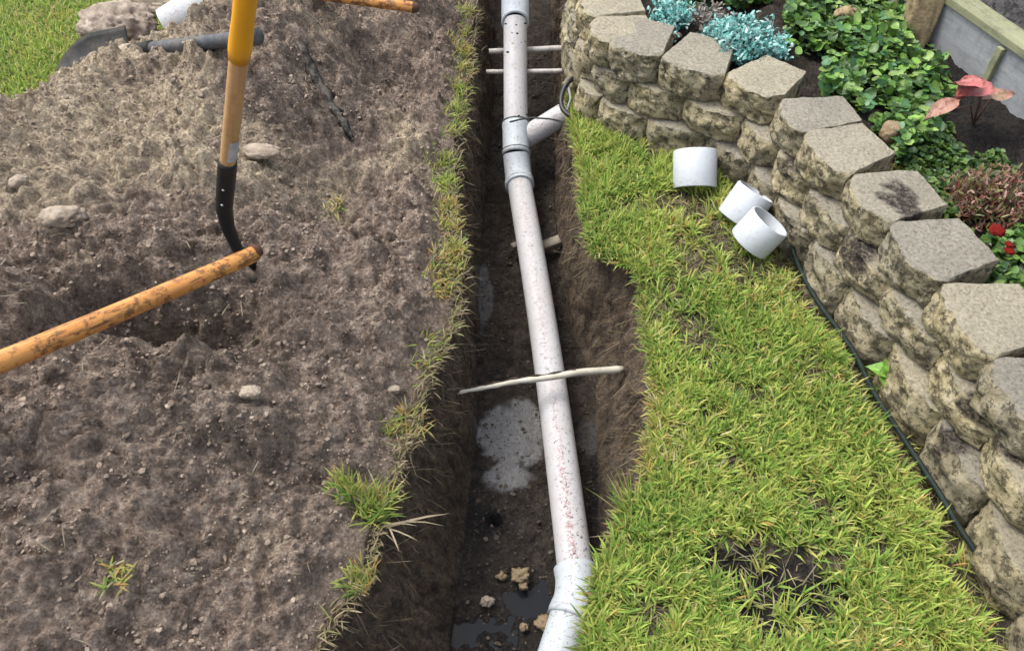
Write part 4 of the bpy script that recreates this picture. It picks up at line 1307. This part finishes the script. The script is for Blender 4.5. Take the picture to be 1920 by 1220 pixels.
grass_obj('bed_moss_grass', q[:, 0], q[:, 1], np.array([bedz(a, b) for a, b in q]), rng.uniform(.015, .04, 500), rng.uniform(.002, .004, 500), rng.uniform(.3, 1.3, 500), rng.uniform(.1, 1.2, 500), 'thin grass growing just behind the wall stones', .2, .4, gmul=.7)


def bush(name, px, py, z, rx, ry, h, n, size, palette, label, cat, stems=40, elong=.45, stemcol=(.10, .08, .06), curled=True):
    c = at(px, py, z); zb = bedz(c.x, c.y) - .01
    root = empty(name, (c.x, c.y, zb)); tag(root, label, cat)
    # leaves gathered in small sprays at the stem tips
    ns = stems; th = rng.random(ns) * 6.28; r = np.sqrt(rng.random(ns))
    tipx, tipy = rx * r * np.cos(th), ry * r * np.sin(th)
    tipz = h * (.45 + .55 * np.sqrt(np.clip(1 - r ** 2, 0, 1))) * rng.uniform(.75, 1.05, ns)
    mb = MB()
    for k in range(ns):
        mid = np.array([tipx[k] * .55, tipy[k] * .55, tipz[k] * .6])
        mb.tube(np.array([[tipx[k] * .15, tipy[k] * .15, 0], mid, [tipx[k], tipy[k], tipz[k]]]), [.0028, .002, .0012], 5)
    mb.build('stem', flat_material(name + '_stem', stemcol, .8), root)
    k = rng.integers(0, ns, n); t = rng.random(n) ** .5
    base = np.stack([tipx[k] * (.3 + .7 * t), tipy[k] * (.3 + .7 * t), tipz[k] * (.35 + .65 * t)], -1) + rng.normal(0, .011, (n, 3))
    base[:, 2] = np.maximum(base[:, 2], .008)
    col = palette[rng.integers(0, len(palette), n)] * (.7 + .5 * rng.random(n))[:, None]
    V, q, t_, C = blades(base, rng.uniform(size * .7, size * 1.5, n), rng.uniform(size * elong * .7, size * elong * 1.3, n), rng.random(n) * 6.28, rng.uniform(0, 1.5, n), rng.uniform(-.5, 2.2, n) if curled else rng.uniform(-.2, .5, n), col, col * 1.15, 3)
    mesh_np('foliage', V, quads=q, tris=t_, mat=LEAF, parent=root, cols=C)['kind'] = 'stuff'
    return root
TURQ = np.array([(.17, .50, .47), (.26, .60, .57), (.36, .66, .62), (.12, .38, .37), (.48, .70, .66)])
bush('turquoise_plant', 1395, 72, .30, .150, .115, .125, 2600, .017, TURQ, 'larger turquoise plant with small curled leaves above the curved stone wall', 'plant', 60)
bush('turquoise_plant', 1262, 18, .30, .075, .090, .10, 1000, .016, TURQ, 'smaller turquoise plant near the topmost stones of the wall', 'plant', 30)
GREY = np.array([(.30, .30, .28), (.22, .22, .20), (.42, .41, .38), (.16, .14, .12), (.30, .22, .17)])
bush('grey_plant', 1325, 22, .28, .10, .10, .06, 500, .016, GREY, 'wispy grey brown plant between the two turquoise plants', 'plant', 26)
RED = np.array([(.27, .075, .065), (.17, .05, .05), (.30, .17, .10), (.20, .19, .06), (.13, .16, .05), (.40, .24, .20), (.10, .06, .05)])
rbush = bush('red_leaved_bush', 1880, 350, .30, .115, .125, .13, 2600, .016, RED, 'spiky bush with dark red and olive leaves behind the stone wall', 'plant', 80, .28, (.20, .11, .08), curled=False)
RB = flat_material('red_bloom', (.13, .008, .005), .8, .1, .25, 60)
for (px, py, r, z) in ((1870, 432, .020, .335), (1893, 470, .012, .33), (1893, 458, .010, .335)):
    c = at(px, py, z)
    V, T = ICO3; W = V * (1 + .28 * fbm(V[:, 0], V[:, 1], V[:, 2], 3.0, 3, .6, int(px)))[:, None] * r * np.array([.95, 1, .4])
    o = mesh_np('bloom', W, tris=T, mat=RB, parent=rbush); o.location = c - rbush.location


def big_leaf(parent, centre, L, Wd, azm, tilt, mat, roll=0.0):
    nu, nv = 9, 11; V = []
    for j in range(nv):
        t = j / (nv - 1); w = Wd / 2 * math.sin(math.pi * min(1, t * .92 + .08) ** .65) * (1 if t > .05 else .7)
        for i in range(nu):
            u = i / (nu - 1) * 2 - 1
            V.append((t * L - L * .5 - .18 * L * (1 - abs(u)) * (t < .01), u * w, .22 * Wd * u * u * .5 - .25 * L * (t - .4) ** 2 + .004 * math.sin(u * 9) * math.sin(t * 9)))
    V = np.array(V) @ np.array(Matrix.Rotation(azm, 3, 'Z') @ Matrix.Rotation(tilt, 3, 'Y') @ Matrix.Rotation(roll, 3, 'X')).T
    q = [(j * nu + i, j * nu + i + 1, (j + 1) * nu + i + 1, (j + 1) * nu + i) for j in range(nv - 1) for i in range(nu - 1)]
    o = mesh_np('leaf', V, quads=q, mat=mat, parent=parent); o.location = Vector(centre) - parent.location
    return o
def leafmat(name, c, vein):
    M = Mat(name, .45, .4); n = M.noise(70, 5, .7)
    M.set('Base Color', M.mix(M.ramp(n, [(.40, 0.), (.56, 1.)]), M.mix(.5, c, (.12, .07, .03)), vein)); M.bump(M.noise(120, 4, .6), .4, .003); return M.m
PINK = leafmat('pink_leaf', (.26, .05, .05), (.38, .11, .11)); PINK2 = leafmat('dull_pink_leaf', (.27, .08, .07), (.33, .19, .14)); BRG = leafmat('brown_green_leaf', (.18, .22, .11), (.40, .20, .16))
cb = at(1835, 215, .27)
cal = empty('pink_leaf_plant', (cb.x, cb.y, bedz(cb.x, cb.y))); tag(cal, 'plant with broad pink and brown leaves in front of the wooden edging', 'plant')
LC = [(at(1820, 170, .37), .100, .098, R(200), R(12), PINK), (at(1812, 158, .385), .075, .070, R(120), R(20), PINK), (at(1762, 206, .34), .105, .052, R(205), R(18), PINK2), (at(1878, 178, .35), .105, .065, R(20), R(5), BRG)]
sm = MB()
for c, L0, W0, a0, t0, mt in LC:
    big_leaf(cal, c, L0, W0, a0, t0, mt)
    rel = np.array(c - cal.location)
    sm.tube(np.array([[0, 0, 0], rel * np.array([.3, .3, .75]), rel - np.array([0, 0, .003])]), [.003, .0026, .0018], 6)
sm.build('stalk', flat_material('stalk', (.14, .07, .05), .7), cal)
# weed with bright leaves growing out of the wall foot
wc = at(1655, 712, .0)
weed = empty('weed', (wc.x, wc.y, -.03)); tag(weed, 'bright green broad leaved weed growing at the foot of the stone wall', 'plant')
WL = leafmat('weed_leaf', (.10, .26, .03), (.16, .36, .05))
for k, (dx, dy, dz, L0, W0, a0, t0) in enumerate(((-.012, .012, .055, .075, .05, R(150), R(10)), (.022, .020, .065, .07, .045, R(35), R(15)), (-.002, -.018, .05, .06, .045, R(-100), R(25)), (.012, .0, .072, .055, .04, R(80), R(-10)))):
    big_leaf(weed, wc + Vector((dx, dy, dz - .03)), L0, W0, a0, t0, WL)
MB().tube(np.array([[0, 0, 0], [.002, .002, .05], [.004, .0, .095]]), [.003, .0025, .001], 6).build('stem', WL, weed)

# ------------------------------------------------------------------ wooden edging, standing stone and small stones of the bed
BOARD = wood_material('grey_board', (0.33, 0.34, 0.35), (0.25, 0.26, 0.27), (.13, .14, .14), 0, .5, .8, .35)
RAIL = wood_material('mossy_rail', (0.27, 0.28, 0.17), (0.20, 0.205, 0.12), (.10, .10, .07), 0, .6, .85, .45)
zb0, zt0 = .20, .41
e0, e1 = at(1728, 84, zb0 + .04), at(1985, 284, zb0 + .04)
ed = Vector((e1.x - e0.x, e1.y - e0.y, 0)); eL = ed.length; ed.normalize(); en = Vector((-ed.y, ed.x, 0))
if en.x < 0: en = -en
edge = empty('wooden_edging', (e0.x, e0.y, zb0), math.atan2(ed.y, ed.x)); tag(edge, 'raised bed edging of grey boards under a mossy green top rail', 'bed edging')
sgn = 1 if Vector((-ed.y, ed.x, 0)).dot(en) > 0 else -1
L1 = 1.9; x0 = -.35
bw = .43; xb = x0
batt = [.285, .285 - .44 * 1, .285 + .44, .285 + .88, .285 + 1.32]
MB_ = []
cuts = sorted([x0] + [b for b in batt if x0 < b < x0 + L1] + [x0 + L1])
for a_, b_ in zip(cuts[:-1], cuts[1:]):
    MB().box(((a_ + b_) / 2, sgn * .012, .095), (b_ - a_) / 2 - .001, .011, .100).build('board', BOARD, edge, smooth=False, bevel=.002)
for b_ in batt:
    if x0 < b_ < x0 + L1: MB().box((b_, -sgn * .008, .092), .011, .0085, .094).build('batten', RAIL, edge, smooth=False, bevel=.002)
MB().box((x0 + L1 / 2, sgn * .028, .206), L1 / 2, .038, .0125, Matrix.Rotation(R(0), 3, 'X')).build('top_rail', RAIL, edge, smooth=False, bevel=.003)
# dark mulch behind the edging
mu = []
nxm, nym = 90, 60
for j in range(nym):
    for i in range(nxm):
        lx = x0 + L1 * 1.6 * i / (nxm - 1); ly = sgn * (.03 + 1.2 * j / (nym - 1)); mu.append((lx, ly))
mu = np.array(mu); mz = .185 + .03 * fbm(mu[:, 0], mu[:, 1], 0, 9, 4, .6, 600) + .018 * fbm(mu[:, 0], mu[:, 1], 0, 40, 2, .6, 601)
ca, sa = math.cos(edge.rotation_euler.z), math.sin(edge.rotation_euler.z)
Vm = np.stack([e0.x + mu[:, 0] * ca - mu[:, 1] * sa, e0.y + mu[:, 0] * sa + mu[:, 1] * ca, zb0 + mz], -1)
qm = [(j * nxm + i, j * nxm + i + 1, (j + 1) * nxm + i + 1, (j + 1) * nxm + i) for j in range(nym - 1) for i in range(nxm - 1)]
MUL = flat_material('black_mulch', (0.028, 0.027, 0.027), 0.9, 0.2, .6, 70, dirt=(.11, .11, .11), dirt_amt=.5)
mesh_np('mulch', Vm, quads=qm, mat=MUL)['kind'] = 'structure'
bpy.data.objects['mulch']['label'] = 'black mulch beyond the wooden edging'
# standing slab of brown stone at the end of the edging
BR = flat_material('brown_stone', (0.27, 0.20, 0.115), 0.9, 0.2, .35, 45, dirt=(.36, .31, .18), dirt_amt=.5)
so = at(1712, 82, .25)
V, T = ICO4
W = np.sign(V) * np.abs(V) ** .55
W = W * np.array([.052, .045, .17]) ; W = W * (1 + .14 * fbm(V[:, 0], V[:, 1], V[:, 2], 2.1, 4, .6, 700))[:, None]
W[:, 0] *= 1 - .22 * np.clip(-W[:, 2] / .17, 0, 1)
o = mesh_np('standing_stone', W, tris=T, mat=BR, loc=(so.x, so.y + .03, .38)); o.rotation_euler = (R(-8), R(-4), R(-25)); tag(o, 'tall rough brown stone standing at the end of the wooden edging', 'stone')
clod('bed_stone', at(1590, 28, .30), .045, .03, .03, BR, 'rounded brown stone among the green leaves at the photo top', 20, cat='stone')
clod('bed_stone', at(1672, 250, .27), .032, .028, .034, YST, 'small grey and yellow stone just behind the wall caps', 21, cat='stone')
clod('bed_stone', at(1250, 68, .245), .05, .02, .014, flat_material('red_chip', (.30, .16, .11), .9), 'reddish chip on the soil behind the topmost wall stones', 22, cat='stone')
